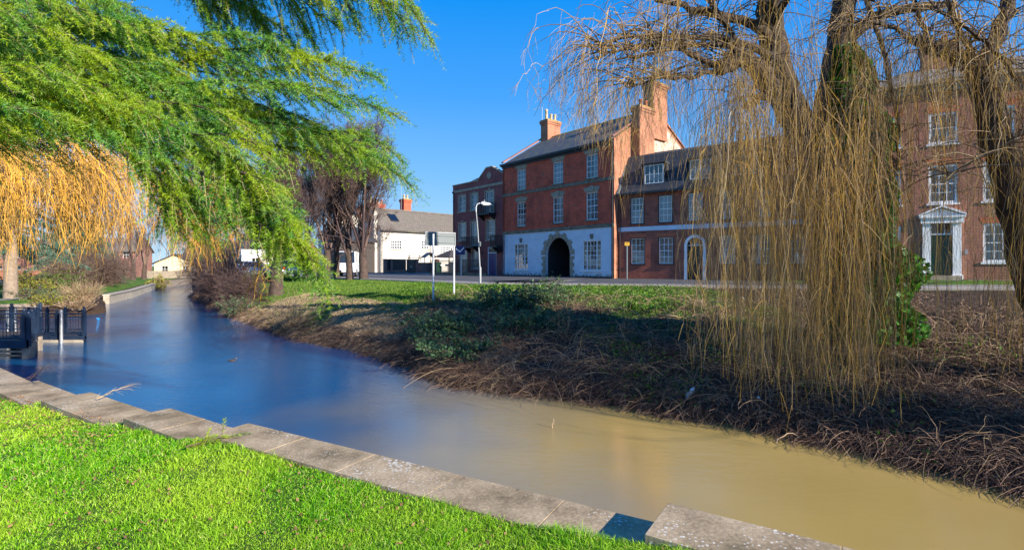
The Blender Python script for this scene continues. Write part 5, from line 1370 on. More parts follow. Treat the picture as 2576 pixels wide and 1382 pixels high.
shrub('dark evergreen shrub on the bank top below the whitewashed wall left of the arch', *on_bank(1270, 20), 1.8, 1.0, 3000, 'leaf_grey', 45, 'twig', 23, size=.12)
shrub('sprawling grey green shrub low on the bank over the brambles', *on_bank(1170, 15.2), 2.2, .75, 3600, 'leaf_grey', 55, 'twig', 24, size=.1)
shrub('leafy shrub half way down the bank between dead canes and grass', *on_bank(1330, 16.6), 2.0, .8, 3000, 'leaf_grey', 50, 'bramble', 25, size=.1)
shrub('bright green ivy clump on the bank under the left willow strands', *on_bank(1640, 18.3), 1.6, .5, 2600, 'leaf_green', 25, 'twig', 26, size=.09)
shrub('lone young sapling with few bare stems half way down the bank', *on_bank(1420, 15.6), .5, 1.3, 0, None, 9, 'straw', 27, lv=1)
shrub('pale bare many stemmed shrub below the tip of the cedar bough', *on_bank(738, 23), 1.9, 1.7, 0, None, 75, 'straw', 28, lv=1)
shrub('dark bare bush leaning over the water on the right bank, nearest of its row', *on_bank(610, 33), 1.8, 2.4, 0, None, 150, 'twig_purple', 29, lv=2)
shrub('dark bare bush overhanging the river, second of its row', *on_bank(560, 38), 2.2, 3.2, 0, None, 170, 'twig_purple', 30, lv=2)
shrub('tall bare bush at the river bend, third of its row', *on_bank(540, 46), 2.6, 4.2, 0, None, 150, 'twig_purple', 31, lv=2)
shrub('tangled bare bush at the far end of the right bank, fourth of its row', *on_bank(525, 58), 3, 5, 0, None, 150, 'twig', 32, lv=2)
shrub('green brambly bush at the waterline of the right bank', *on_bank(600, 30.5), 1.5, 1.0, 1500, 'leaf_grey', 80, 'twig', 33, size=.12)
# left bank growth
shrub('low tangle of dead stems on the muddy edge below the timber edging', -26.9, 31.6, 1.7, .8, 900, 'dead_leaf', 120, 'straw', 43, size=.1, lv=1)
shrub('green and brown plants at the corner of the timber edging', -28.2, 31.0, 1.4, .8, 1500, 'leaf_yellow', 70, 'twig', 44, size=.1, lv=1)
shrub('rusty brown bush on the left bank beside the spruce trunks', -40, 46, 2.5, 2.6, 1600, 'leaf_yellow', 150, 'twig', 34, size=.12)
shrub('large grey brown bush above the pale river wall on the left', -42.5, 52, 3.4, 3.4, 900, 'dead_leaf', 220, 'twig', 35, size=.12)
shrub('grey brown bush above the far part of the pale river wall', -47, 60, 3.4, 3.2, 500, 'dead_leaf', 180, 'twig', 36, size=.14)
shrub('yellow green reed clump at the end of the pale river wall', -47, 68, 1.6, 1.6, 1300, 'leaf_yellow', 60, 'straw', 37, size=.25)
shrub('fan of cut brown stems arching down to the water beside the landing', -29.4, 35.0, 2.0, 1.5, 300, 'dead_leaf', 160, 'straw', 38, lv=1)
shrub('clipped yellow green hedge beside the left lawn', -34.5, 36.5, 2.6, 1.35, 5200, 'leaf_yellow', 80, 'twig', 39, size=.13, name='hedge')
shrub('darker clipped hedge behind the yellow green one', -37.5, 41, 3.2, 1.5, 4200, 'leaf_green', 80, 'twig', 40, size=.14, name='hedge')
shrub('low grey green ground cover bush above the timber edging on the left bank', -30.5, 33.0, 1.6, .7, 1500, 'leaf_grey', 60, 'twig', 41, size=.1)
shrub('bright green laurel behind the car park beside the brick wall', -62, 72, 3, 2.6, 2600, 'leaf_yellow', 70, 'twig', 42, size=.2)

def spruce(label, x, y, h, r, trunk_r, seed, z0=-1.12, low=.22, sp=1.):
    t = thing('spruce_tree', label, 'tree', (x, y, z0)); r_ = np.random.default_rng(seed)
    m = MB(); m.tube([(0, 0, 0), (0, 0, h * .3), (.05, 0, h * .7), (0, 0, h)], [trunk_r * 1.2, trunk_r, trunk_r * .6, .03], 12); m.build('trunk', 'bark_pale', t)
    A, B = [], []
    nb = 90
    for i in range(nb):
        zz = h * (low + (1 - low) * (i / nb)); a = r_.uniform(0, 6.28); L = r * (1 - i / nb) ** .8 * r_.uniform(.7, 1.1) + .2
        k = np.linspace(0, 1, 8)[:, None]; P = np.array([0, 0, zz]) + np.array([math.cos(a), math.sin(a), 0]) * k * L + np.array([0, 0, -1]) * (k ** 1.5) * L * .35; A.append(P)
    A = np.array(A); v, f = tubes_np(A, np.tile(np.linspace(.05, .012, 8), (nb, 1)), 4); npmesh('branches', v, f, 'bark_dark', t)
    n = int(nb * 90 * sp); i = r_.integers(0, nb, n); u = r_.uniform(.8, 6.99, n); j = u.astype(int); C = A[i, j] + (A[i, j + 1] - A[i, j]) * (u - j)[:, None]
    T = nrm(A[i, -1] - A[i, 0]); D = nrm(T * .7 + r_.normal(size=(n, 3)) * [.8, .8, .3] + [0, 0, -.2]); S = shoots(C, D, r_.uniform(.2, .5, n) * r / 3.5, .2, 3)
    v, f = needles(S, 16, .16, .03, .6); npmesh('foliage', v, f, 'spruce', t)
spruce('blue green spruce with a thick pale trunk at the left edge', -32.8, 33.5, 11, 3.6, .33, 1, low=.3)
spruce('dark green spruce with a bare grey lower trunk between the hedge and the car park', -48.5, 56, 9, 3.8, .42, 2, low=.17)
spruce('smaller spruce with a slim brown trunk to the right of the dark green one', -48.2, 59, 8, 3.2, .3, 3, low=.16)
m_ = MB(); m_.tube([(-32.4, 31.2, -1.15), (-32.2, 31.2, 1.5), (-32.1, 31.2, 4)], [.16, .13, .1], 8); tag(m_.build('birch_trunk', 'white'), 'slim white barked trunk leaning at the left edge of the lawn', 'tree')

bare_tree('big bare tree added out of view on the far bank to shade bank and water', 16.5, 1.2, 9.5, 77, 9, .4, 'twig', 5, None, .9, spread=.55)  # added outside the frame so its crown shades the bank and river

G2 = 'bare trees beyond the river at the left'
for k, (xx, Y, h, lab) in enumerate([(300, 72, 9, 'bare pollarded tree with a stout pale trunk, left of the cream building'), (335, 76, 9, 'bare pollarded tree in front of the left end of the cream building'), (362, 80, 8.5, 'forked bare tree beside the gable of the cream building'),
                                     (262, 90, 10, 'bare tree above the parked red tail lights'), (430, 98, 11, 'bare tree behind the white boarded building'), (480, 105, 13, 'bare tree above the river bend'), (560, 84, 12, 'bare tree behind the white van on the right bank'), (640, 74, 12, 'bare tree behind the cedar tip on the right bank'), (100, 86, 11, 'bare tree behind the long brick wall'), (180, 96, 12, 'bare tree behind the spruce trunks'), (30, 90, 12, 'bare tree at the far left behind the brick wall'), (600, 100, 12, 'distant bare tree between the cedar bough and the roofs')]):
    bare_tree(lab, px(xx, 700, Y)[0], Y, h, 60 + k, 4, .34 if k < 3 else .22, 'twig', 4, G2, 1.3, z=-1.15 if k < 4 or k in (8, 9, 10) else -.3)

# ------------------------------------------------------------------ left bank structures
def sheet(name, pts, m, z): 
    q = MB(); q.quad(*[(x, y, z) for x, y in pts]); return tag(q.build(name, m), kind='structure')
sheet('car_park', [(-75, 52), (-50.5, 58), (-55, 74), (-100, 74)], 'asphalt', -1.085)
sheet('path', [(-44, 24), (-31.6, 30.0), (-30.2, 34.5), (-31.5, 35), (-33.5, 31.0), (-44, 26)], 'paving', -1.08)

def block(name, label, cat, x0, x1, y0, y1, z0, z1, m, cap=None):
    t = thing(name, label, cat, (x0, y0, z0)); q = MB(); q.box(0, x1 - x0, 0, y1 - y0, 0, z1 - z0); q.build('wall', m, t)
    if cap: q = MB(); q.box(-.06, x1 - x0 + .06, -.06, y1 - y0 + .06, z1 - z0, z1 - z0 + .1); q.build('coping', cap, t)
    return t
block('brick_wall', 'long orange brick garden wall behind the left car park', 'wall', -76, -64.5, 74.5, 74.8, -1.15, .35, 'brick_orange', 'stone')
def poly_wall(name, label, cat, pts, h, th, m, z0=WATER - .3, cap=None):
    t = thing(name, label, cat, (pts[0][0], pts[0][1], z0)); q = MB(); c = MB(); P = [Vector((a - pts[0][0], b - pts[0][1])) for a, b in pts]
    for a, b in zip(P[:-1], P[1:]):
        d = (b - a).normalized(); n = Vector((-d.y, d.x)) * th
        q.prismz([tuple(a), tuple(b), tuple(b + n), tuple(a + n)], 0, h)
        if cap: c.prismz([tuple(a - n * .2), tuple(b - n * .2), tuple(b + n * 1.2), tuple(a + n * 1.2)], h, h + .08)
    q.build('wall', m, t)
    if cap: c.build('coping', cap, t)
poly_wall('river_wall', 'low pale stone wall along the left waterline below the brown bushes', 'wall', [(-32.4, 41.2), (-36.6, 49.6), (-41.5, 58), (-46.3, 66.5)], 1.0, .4, 'concrete', cap='concrete')
poly_wall('timber_edging', 'low stepped timber edging below the path on the left bank', 'wall', [(-33.5, 28.4), (-28.8, 29.9), (-27.2, 32.0)], 1.15, .2, 'timber_pale')

def piling():
    t = thing('timber_piling', 'row of upright timber piles holding the grass bank at the river bend', 'fence', (0, 0, 0))
    for k in range(26):
        u = k / 25; x = -47.5 + (-54.5 + 47.5) * u; y = 69 + (87 - 69) * u; q = MB(); q.tube([(x, y, -2.4), (x, y, -1.0 + .06 * random.random())], .11, 7); q.build('pile', 'timber', t)
    q = MB(); q.add([(-47.4, 68.8, -1.4), (-54.4, 86.8, -1.4), (-54.4, 86.8, -1.2), (-47.4, 68.8, -1.2)], [(0, 1, 2, 3)]); q.add([(-47.4, 69.1, -2.3), (-54.4, 87.1, -2.3), (-54.4, 87.1, -1.1), (-47.4, 69.1, -1.1)], [(0, 1, 2, 3)]); q.build('rail', 'timber_pale', t)
piling()

def fence_line(name, label, a, b, h, z, m, post=2.2, board=True):
    L = math.hypot(b[0] - a[0], b[1] - a[1]); t = thing(name, label, 'fence', (a[0], a[1], z), math.atan2(b[1] - a[1], b[0] - a[0]))
    k = max(1, round(L / post))
    for i in range(k + 1): q = MB(); q.box(L * i / k - .05, L * i / k + .05, -.05, .05, 0, h + .05); q.build('post', m, t)
    q = MB(); n = int(L / .16)
    for i in range(n): x = L * i / n; q.box(x, x + .15, .051, .075, .05, h + .02 * math.sin(i * 1.7))
    q.build('boards', m, t)
fence_line('board_fence', 'weathered grey board fence below the cream building', (-60, 84), (-50, 90), 1.3, -1.15, 'timber_pale')

def house(name, label, x, y, w_, d, eave, ridge, rz, wallm, roofm, z=-1.15, wins=3, floors=1, gable_front=False, chim=True, group=None):
    t = thing(name, label, 'building', (x, y, z), rz, group)
    ws = []
    for f_ in range(floors):
        for i in range(wins):
            cx = w_ * (i + .5) / wins; ws.append((cx - .5, cx + .5, 1.0 + f_ * 2.6, 2.1 + f_ * 2.6))
    m = MB(); wall_holes(m, 0, w_, 0, eave, ws, rev=.1); m.build('wall', wallm, t)
    m = MB(); m.quad((0, 0, 0), (0, d, 0), (0, d, eave), (0, 0, eave)); m.quad((w_, 0, 0), (w_, d, 0), (w_, d, eave), (w_, 0, eave)); m.quad((0, d, 0), (w_, d, 0), (w_, d, eave), (0, d, eave))
    if gable_front: m.prism([(0, eave), (w_, eave), (w_ / 2, ridge)], 0, d)
    else: m.prismx([(0, eave), (d, eave), (d / 2, ridge)], 0, w_)
    m.build('side_wall', wallm, t)
    r = MB()
    if gable_front:
        for s in ((0, w_ / 2), (w_, w_ / 2)): r.prism([(s[0] + (-.3 if s[0] == 0 else .3), eave - .2), (s[1], ridge + .05), (s[1], ridge + .2), (s[0] + (-.3 if s[0] == 0 else .3), eave - .05)], -.3, d + .2)
    else:
        r.prismx([(-.35, eave - .2), (d / 2, ridge + .03), (d / 2, ridge + .18), (-.35, eave - .05)], -.3, w_ + .3); r.prismx([(d + .35, eave - .2), (d / 2, ridge + .03), (d / 2, ridge + .18), (d + .35, eave - .05)], -.3, w_ + .3)
    r.build('roof', roofm, t)
    for a, b, c, dd in ws: window(t, a, b, c, dd, cols=2, rows=2, sash=False, curtain='half', fw=.07, bar=.05)
    if chim: chimney(t, w_ * .7, w_ * .7 + .8, d / 2 - .4, d / 2 + .4, eave, ridge + 1.3, 'pink_brick', [(w_ * .7 + .4, d / 2, .4, 'pot_red')])
house('low_building', 'low cream building with a dark roof and wide gable beside the river bend', -61.5, 88, 6.5, 9, 2.6, 4.0, R(10), 'cream', 'slate_plain', wins=2, gable_front=True, chim=False)
house('boarded_building', 'small white boarded building right of the cream gable', -66, 104, 5, 7, 3.2, 4.6, R(5), 'white', 'grey_tile', wins=2, chim=False)
house('brick_house', 'pink brick house behind the pollarded trees on the left', -78, 92, 9, 7, 4.8, 7.2, R(14), 'pink_brick', 'old_tile', wins=3, floors=2)
house('brick_house', 'red roofed house behind the orange garden wall at the far left', -98, 96, 12, 8, 4.6, 7.0, R(12), 'pink_brick', 'old_tile', wins=4, floors=2)
house('brick_house', 'distant house with a dark roof above the cream building', -78, 122, 12, 8, 5, 8.2, R(8), 'brick_orange', 'slate_plain', wins=4, floors=2)
house('brick_house', 'distant brown brick house seen beyond the river bend', -70, 140, 14, 8, 5, 8.0, R(-10), 'brown_brick', 'old_tile', wins=4, floors=2, z=-.5)
house('white_gabled_house', 'white gabled house half hidden behind the bare trees beside the cottage', -29.5, 82, 8, 9, 6.4, 9.6, R(30), 'render', 'slate_plain', z=0, wins=2, floors=2, gable_front=True)
house('brick_outbuilding', 'shade-darkened brick building behind the bare tree trunks left of the cottage', -24.5, 72.5, 5.5, 5, 4.6, 6.6, R(42), 'timber', 'slate_plain', z=0, wins=1, floors=1, chim=False)  # dark wall colour stands in for the shade of the trees
house('white_shed', 'white walled building behind the row of bare trunks', -37, 70, 7, 6, 3.6, 5.4, R(30), 'white', 'slate_plain', z=0, wins=2, chim=False)

def landing():
    t = thing('river_landing', 'dark blue metal railed landing stage on timber piles over the water', 'landing stage', (0, 0, 0))
    zd = -1.45
    # near deck
    q = MB(); q.prismz([(-24, 17.0), (-16.15, 17.0), (-17.9, 19.4), (-24, 19.4)], zd - .06, zd); q.build('deck', 'timber', t)
    q = MB(); q.box(-24, -16.1, 16.92, 17.0, zd - .24, zd + .02); q.prismz([(-16.15, 17.0), (-16.05, 17.0), (-17.8, 19.4), (-17.9, 19.4)], zd - .24, zd + .02); q.build('deck_edge', 'navy', t)
    for (x, y) in ((-16.2, 17.15), (-16.65, 17.75), (-17.35, 18.7), (-18.4, 17.1), (-20.6, 17.1), (-18.4, 19), (-22.8, 17.1)):
        q = MB(); q.box(x - .11, x + .11, y - .11, y + .11, -2.9, zd - .1); q.build('pile', 'timber_pale', t)
    for z in (-1.85, -2.0): q = MB(); q.box(-23, -16.3, 17.05 + (z < -1.9) * .1, 17.12 + (z < -1.9) * .1, z, z + .07); q.build('brace', 'timber_pale', t)
    def rail(a, b, z, h=.95, panel=False, ends=(1, 1)):
        L = math.hypot(b[0] - a[0], b[1] - a[1]); d = ((b[0] - a[0]) / L, (b[1] - a[1]) / L)
        P = lambda u: (a[0] + d[0] * u, a[1] + d[1] * u)
        q = MB()
        for zz, r_ in ((h, .028), (h - .12, .018), (.1, .022)): q.tube([(*a, z + zz), (*b, z + zz)], r_, 6)
        k = int(L / .115)
        for i in range(1, k): p = P(L * i / k); q.tube([(*p, z + .1), (*p, z + h - .12)], .009, 5)
        rl = q.build('railing', 'navy', t)
        if panel:
            q = MB(); n = (-d[1] * .02, d[0] * .02); q.prismz([(a[0] + n[0], a[1] + n[1]), (b[0] + n[0], b[1] + n[1]), (b[0] + 2 * n[0], b[1] + 2 * n[1]), (a[0] + 2 * n[0], a[1] + 2 * n[1])], z + .12, z + h - .14); q.build('solid_panel', 'navy', t)
        k2 = max(1, round(L / .95))
        for i in range(k2 + 1):
            if (i == 0 and not ends[0]) or (i == k2 and not ends[1]): continue
            p = P(L * i / k2); q = MB(); q.box(p[0] - .05, p[0] + .05, p[1] - .05, p[1] + .05, z - .1, z + h + .06)
            po = q.build('post', 'navy', t)
            q = MB(); q.lathe([(0.0, .11), (.04, .1), (.055, .06), (.04, .02), (.025, .0)], (p[0], p[1], z + h + .06), 8); q.build('finial', 'navy', po)
    rail((-24, 17.0), (-16.2, 17.0), zd, .9)
    rail((-16.1, 17.05), (-18.6, 20.2), zd - .1, .9, True, (1, 0))
    rail((-17.95, 19.4), (-24, 19.4), zd, .9, False, (0, 1))
    # far pontoon
    z2 = -1.83
    q = MB(); q.prismz([(-19.8, 20.8), (-17.35, 20.8), (-18.6, 22.3), (-21.2, 22.3)], z2 - .05, z2); q.build('deck', 'timber', t)
    q = MB(); q.box(-19.8, -17.3, 20.72, 20.8, z2 - .16, z2 + .02); q.prismz([(-17.35, 20.8), (-17.28, 20.8), (-18.53, 22.3), (-18.6, 22.3)], z2 - .16, z2 + .02); q.build('deck_edge', 'navy', t)
    rail((-19.6, 20.78), (-17.35, 20.78), z2, .92); rail((-17.35, 20.8), (-18.6, 22.25), z2, .92, False, (0, 1)); rail((-21.0, 22.25), (-18.6, 22.25), z2, .92, False, (1, 0))
    q = MB(); q.prismz([(-19.9, 20.55), (-17.2, 20.55), (-18.6, 22.3), (-21.3, 22.3)], -2.5, z2 - .12); q.build('concrete_float', 'concrete', t, bevel=.05)
landing()
for (X, Y, z0, z1, lab) in ((-18.0, 20.45, -2.5, -.72, 'tall galvanised pole standing in front of the far landing float'), (-21.0, 22.8, -2.5, -.6, 'galvanised pole behind the gate of the landing stage'), (-19.6, 20.2, -2.5, -.65, 'galvanised pole behind the near railing of the landing'), (-20.3, 20.6, -2.5, -.75, 'short galvanised pole at the left edge behind the landing railing')):
    q = MB(); q.tube([(X, Y, z0), (X, Y, z1)], .055, 10); tag(q.build('mooring_pole', 'steel'), lab, 'pole')
q = MB(); q.box(0, .55, 0, .04, 0, .4); q.box(.24, .3, .04, .08, -.9, .35)
tag(q.build('notice_board', 'white', None, (-20.9, 20.2, -1.05)), 'small pale notice board behind the landing railings at the left edge', 'sign')

def picnic_table(label, x, y, z, rz, s=1.):
    t = thing('picnic_table', label, 'picnic table', (x, y, z), rz)
    q = MB()
    for i in range(5): q.box(-.9, .9, -.37 + i * .15, -.24 + i * .15, .72, .76)
    q.build('table_top', 'timber', t)
    for s_ in (-1, 1): q = MB(); q.box(-.9, .9, s_ * .7 - .13, s_ * .7 + .13, .42, .46); q.build('bench', 'timber', t)
    for x_ in (-.65, .65):
        q = MB(); q.prismx([(-.3, .72), (-.22, .72), (-.72, 0), (-.8, 0)], x_ - .03, x_ + .03); q.prismx([(.3, .72), (.22, .72), (.72, 0), (.8, 0)], x_ - .03, x_ + .03); q.box(x_ - .03, x_ + .03, -.8, .8, .36, .42); q.build('leg_frame', 'timber', t)
    if s != 1: t.scale = (s, s, s)
picnic_table('dark picnic table on the terrace above the black fence of the cottage', -12.3, 64.5, 1.55, R(20))
picnic_table('dark picnic table on the left bank beside the car park, left one', -58.5, 62, -1.1, .3)
picnic_table('dark picnic table on the left bank beside the car park, right one', -54.6, 59, -1.1, .1)

# ------------------------------------------------------------------ in front of the cottage
def pub_yard():
    s = 1.13
    a = Vector((-14.6 * s, 58.6 * s)); b = Vector((-10.2 * s, 63.0 * s)); 
    rz = math.atan2(.7022, .7116)
    t = thing('black_fence', 'black panel fence with pinkish brick piers and a solid gate in front of the cottage', 'fence', (a.x, a.y, 0), rz)
    L = 5.4
    q = MB(); q.box(0, L, -.05, .3, 0, .45); q.build('brick_base', 'pink_brick', t)
    for x in (.15, 1.0, 5.0): q = MB(); q.box(x - .17, x + .17, -.12, .32, 0, 1.9); q.build('pier', 'pink_brick', t)
    q = MB(); q.box(0, 3.3, .05, .1, .45, 1.8)
    q.build('panel', 'black', t)
    q = MB(); q.box(0, L, 0, .12, 1.8, 1.88); q.build('top_rail', 'timber', t)
    q = MB(); q.box(3.35, 4.75, -.06, .02, 0, 1.85); g = q.build('gate', 'black', t)
    q = MB(); q.box(3.7, 4.35, -.075, -.06, 1.15, 1.6); n_ = q.build('notice', 'stone_dark', g)
    q = MB(); q.box(3.76, 4.29, -.085, -.075, 1.21, 1.54); q.build('notice_face', 'black', n_)
    q = MB(); q.box(3.9, 4.15, -.072, -.06, .82, .93); q.build('name_plate', 'white', g)
    t2 = thing('brick_wall', 'low pinkish brick wall with two piers right of the black gate', 'wall', (a.x + .7116 * 5.3, a.y + .7022 * 5.3, 0), rz)
    q = MB(); q.box(0.1, 3.4, 0, .25, 0, 1.35); q.box(0.1, 3.4, -.04, .29, 1.35, 1.45); q.build('wall', 'pink_brick', t2)
    q = MB(); q.box(2.9, 3.4, -.06, -.001, 0, 1.9); q.box(2.9, 3.4, .25, .32, 0, 1.9); q.box(2.9, 3.4, -.06, .32, 1.46, 1.95); q.build('pier', 'pink_brick', t2)
    t3 = thing('utility_box', 'dark green utility cabinet in front of the brick wall beside the gate', 'cabinet', (a.x + .7116 * 7.3 + .3, a.y + .7022 * 7.3 - .4, 0), rz)
    q = MB(); q.box(0, 1.2, -.4, -.05, 0, 1.45); q.box(-.03, 1.23, -.43, -.02, 1.45, 1.5); q.build('body', 'green_paint', t3); q = MB(); q.box(.59, .61, -.41, -.39, .1, 1.4); q.build('door_seam', 'black', t3)
    t4 = thing('gazebo', 'dark brown pyramid roofed shelter beside the brown brick flats', 'shelter', (a.x + .7116 * 10.9, a.y + .7022 * 10.9, 0), rz)
    q = MB(); w_ = 2.1; q.add([(-w_, -w_, 2.15), (w_, -w_, 2.15), (w_, w_, 2.15), (-w_, w_, 2.15), (0, 0, 3.3)], [(0, 1, 4), (1, 2, 4), (2, 3, 4), (3, 0, 4), (3, 2, 1, 0)]); q.build('roof', 'timber', t4)
    q = MB(); q.lathe([(.0, .3), (.08, .2), (.1, .1), (.05, 0)], (0, 0, 3.28), 8); q.build('finial', 'timber', t4)
    for sx_ in (-1, 1):
        for sy_ in (-1, 1): q = MB(); q.box(sx_ * 1.8 - .06, sx_ * 1.8 + .06, sy_ * 1.8 - .06, sy_ * 1.8 + .06, 0, 2.15); q.build('post', 'timber', t4)
    q = MB(); q.box(-2.0, 2.0, -2.0, -1.95, 0, 1.55); q.build('front_panel', 'black', t4)
    t5 = thing('bird_table', 'small pale roofed frame behind the low brick wall of the cottage', 'frame', (a.x + .7116 * 7.2 - .3, a.y + .7022 * 7.2 + .8, 0), rz)
    q = MB(); q.prism([(-1.0, 2.2), (0, 2.9), (1.0, 2.2), (1.0, 2.12), (0, 2.82), (-1.0, 2.12)], -.6, .6); q.build('roof_frame', 'timber_pale', t5)
    for x in (-.8, .8): q = MB(); q.box(x - .04, x + .04, -.04, .04, 0, 2.2); q.build('leg', 'timber_pale', t5)
    q = MB(); t6 = thing('street_name_sign', 'white street name plate on two short posts before the shelter', 'sign', (a.x + .7116 * 8.9 + .8, a.y + .7022 * 8.9 - .9, 0), rz)
    q.box(-.75, .75, -.03, 0, .95, 1.2); q.build('plate', 'white', t6)
    for x in (-.55, .55): q = MB(); q.box(x - .035, x + .035, .001, .05, 0, 1.15); q.build('post', 'steel', t6)
    q = MB()
    for i in range(11):
        x = -.62 + i * .115
        if i == 5: continue
        q.box(x, x + .075, -.034, -.03, 1.03, 1.13)
    q.build('lettering', 'black', t6)
pub_yard()

# ------------------------------------------------------------------ street furniture
def lamp_post():
    X, Y = px(1208, 716, 27.7)[0], 27.7
    t = thing('street_lamp', 'pale grey street lamp with a curved arm at the road edge', 'street lamp', (X, Y, .03))
    q = MB(); q.tube([(0, 0, 0), (0, 0, .9), (-.02, 0, .95), (-.12, 0, 2.8), (-.22, 0, 3.95)], [.062, .062, .036, .03, .026], 12); q.build('column', 'sign_frame', t)
    q = MB(); q.tube([(-.22, 0, 3.9), (-.23, 0, 4.15), (-.17, 0, 4.32), (-.03, 0, 4.38), (.2, 0, 4.38)], .03, 8); q.build('arm', 'pole', t)
    q = MB(); q.add([(.05, -.1, 4.34), (.62, -.07, 4.30), (.62, .07, 4.30), (.05, .1, 4.34), (.1, -.09, 4.46), (.5, -.05, 4.40), (.5, .05, 4.40), (.1, .09, 4.46)], [(0, 3, 2, 1), (4, 5, 6, 7), (0, 1, 5, 4), (1, 2, 6, 5), (2, 3, 7, 6), (3, 0, 4, 7)]); l = q.build('lantern', 'pole', t)
    q = MB(); q.box(.15, .5, -.06, .06, 4.27, 4.31); q.build('lens', 'curtain', l)
    q = MB(); q.lathe([(.0, .12), (.04, .1), (.045, 0)], (.22, 0, 4.45), 8); q.build('photocell', 'sign_back', l)
    q = MB(); q.box(-.03, .05, -.1, -.08, 2.05, 2.3); q.build('number_tag', 'sign_back', t)
lamp_post()

def road_sign():
    t = thing('road_sign', 'back of a wide grey road sign on two steel posts at the bank top', 'road sign', (0, 0, 0))
    pts = [(px(1090, 0, 23.2)[0], 23.2, 1.05 + (667 - 588) / 1288 * 23.2), (px(1142, 0, 24.6)[0], 24.6, 1.05 + (667 - 589) / 1288 * 24.6)]
    a, b = Vector(pts[0]), Vector(pts[1]); d = (b - a); d.z = 0; d.normalize(); n = Vector((d.y, -d.x, 0))
    for p in (a, b):
        q = MB(); g = gz(p.x, p.y) - .15; q.tube([(p.x, p.y, g), (p.x, p.y, p.z)], .045, 12); q.build('post', 'pole', t)
    # the panel faces the road, so only its back shows
    c0 = Vector(px(1072.5, 0, 23.55)); c1 = Vector(px(1145.5, 0, 24.35)); 
    e = Vector((c1.x - c0.x, c1.y - c0.y, 0)); W = e.length; e.normalize(); m = Vector((-e.y, e.x, 0))
    def bx(u0, u1, v0, v1, z0, z1, q):
        P = [Vector((c0.x, c0.y, 0)) + e * u + m * v for u, v in ((u0, v0), (u1, v0), (u1, v1), (u0, v1))]; q.prismz([(p.x, p.y) for p in P], z0, z1)
    q = MB(); bx(0, W, .06, .07, 2.0, 2.55, q); pn = q.build('panel', 'sign_back', t)
    q = MB(); bx(-.03, W + .03, .03, .08, 2.55, 2.61, q); bx(-.03, W + .03, .03, .08, 1.96, 2.0, q); bx(-.03, .0, .03, .08, 2.0, 2.55, q); bx(W, W + .03, .03, .08, 2.0, 2.55, q); q.build('frame', 'sign_frame', pn)
    for z in (2.1, 2.42): q = MB(); bx(0, W, .03, .055, z, z + .04, q); q.build('channel', 'sign_back', pn)
road_sign()

def board_sign():
    X, Y = px(1160, 0, 50)[0], 50.0
    t = thing('agent_board', 'blue and white property board on a pole before the brown brick flats', 'sign', (X, Y, 0))
    q = MB(); q.box(-.04, .04, -.04, .04, 0, 2.9); q.build('post', 'white', t)
    q = MB(); q.box(-.55, .38, -.08, -.045, 2.1, 2.95); p = q.build('board', 'blue_paint', t)
    q = MB(); q.add([(-.5, -.085, 2.75), (-.1, -.085, 2.45), (.3, -.085, 2.85), (.3, -.085, 2.75), (-.1, -.085, 2.3), (-.5, -.085, 2.62)], [(0, 1, 4, 5), (1, 2, 3, 4)]); q.build('tick_mark', 'white', p)
board_sign()
def marker_post():
    X, Y = px(1577, 0, 37.6)[0], 37.6
    t = thing('marker_post', 'slim grey post with a small yellow plate in front of the terrace', 'sign post', (X, Y, 0))
    q = MB(); q.tube([(0, 0, 0), (0, 0, 2.6)], .05, 10); q.build('post', 'sign_back', t)
    M['yellow'] = plain('yellow_plate', (.65, .36, .02), .5, .1)
    q = MB(); q.box(-.17, .17, -.07, -.05, 2.5, 2.75); pl = q.build('plate', 'yellow', t)
    q = MB()
    for z, k in ((2.66, 5), (2.57, 4)):
        for i in range(k): x = -.13 + i * .055; q.box(x, x + .035, -.074, -.07, z, z + .05)
    q.build('lettering', 'black', pl)
marker_post()

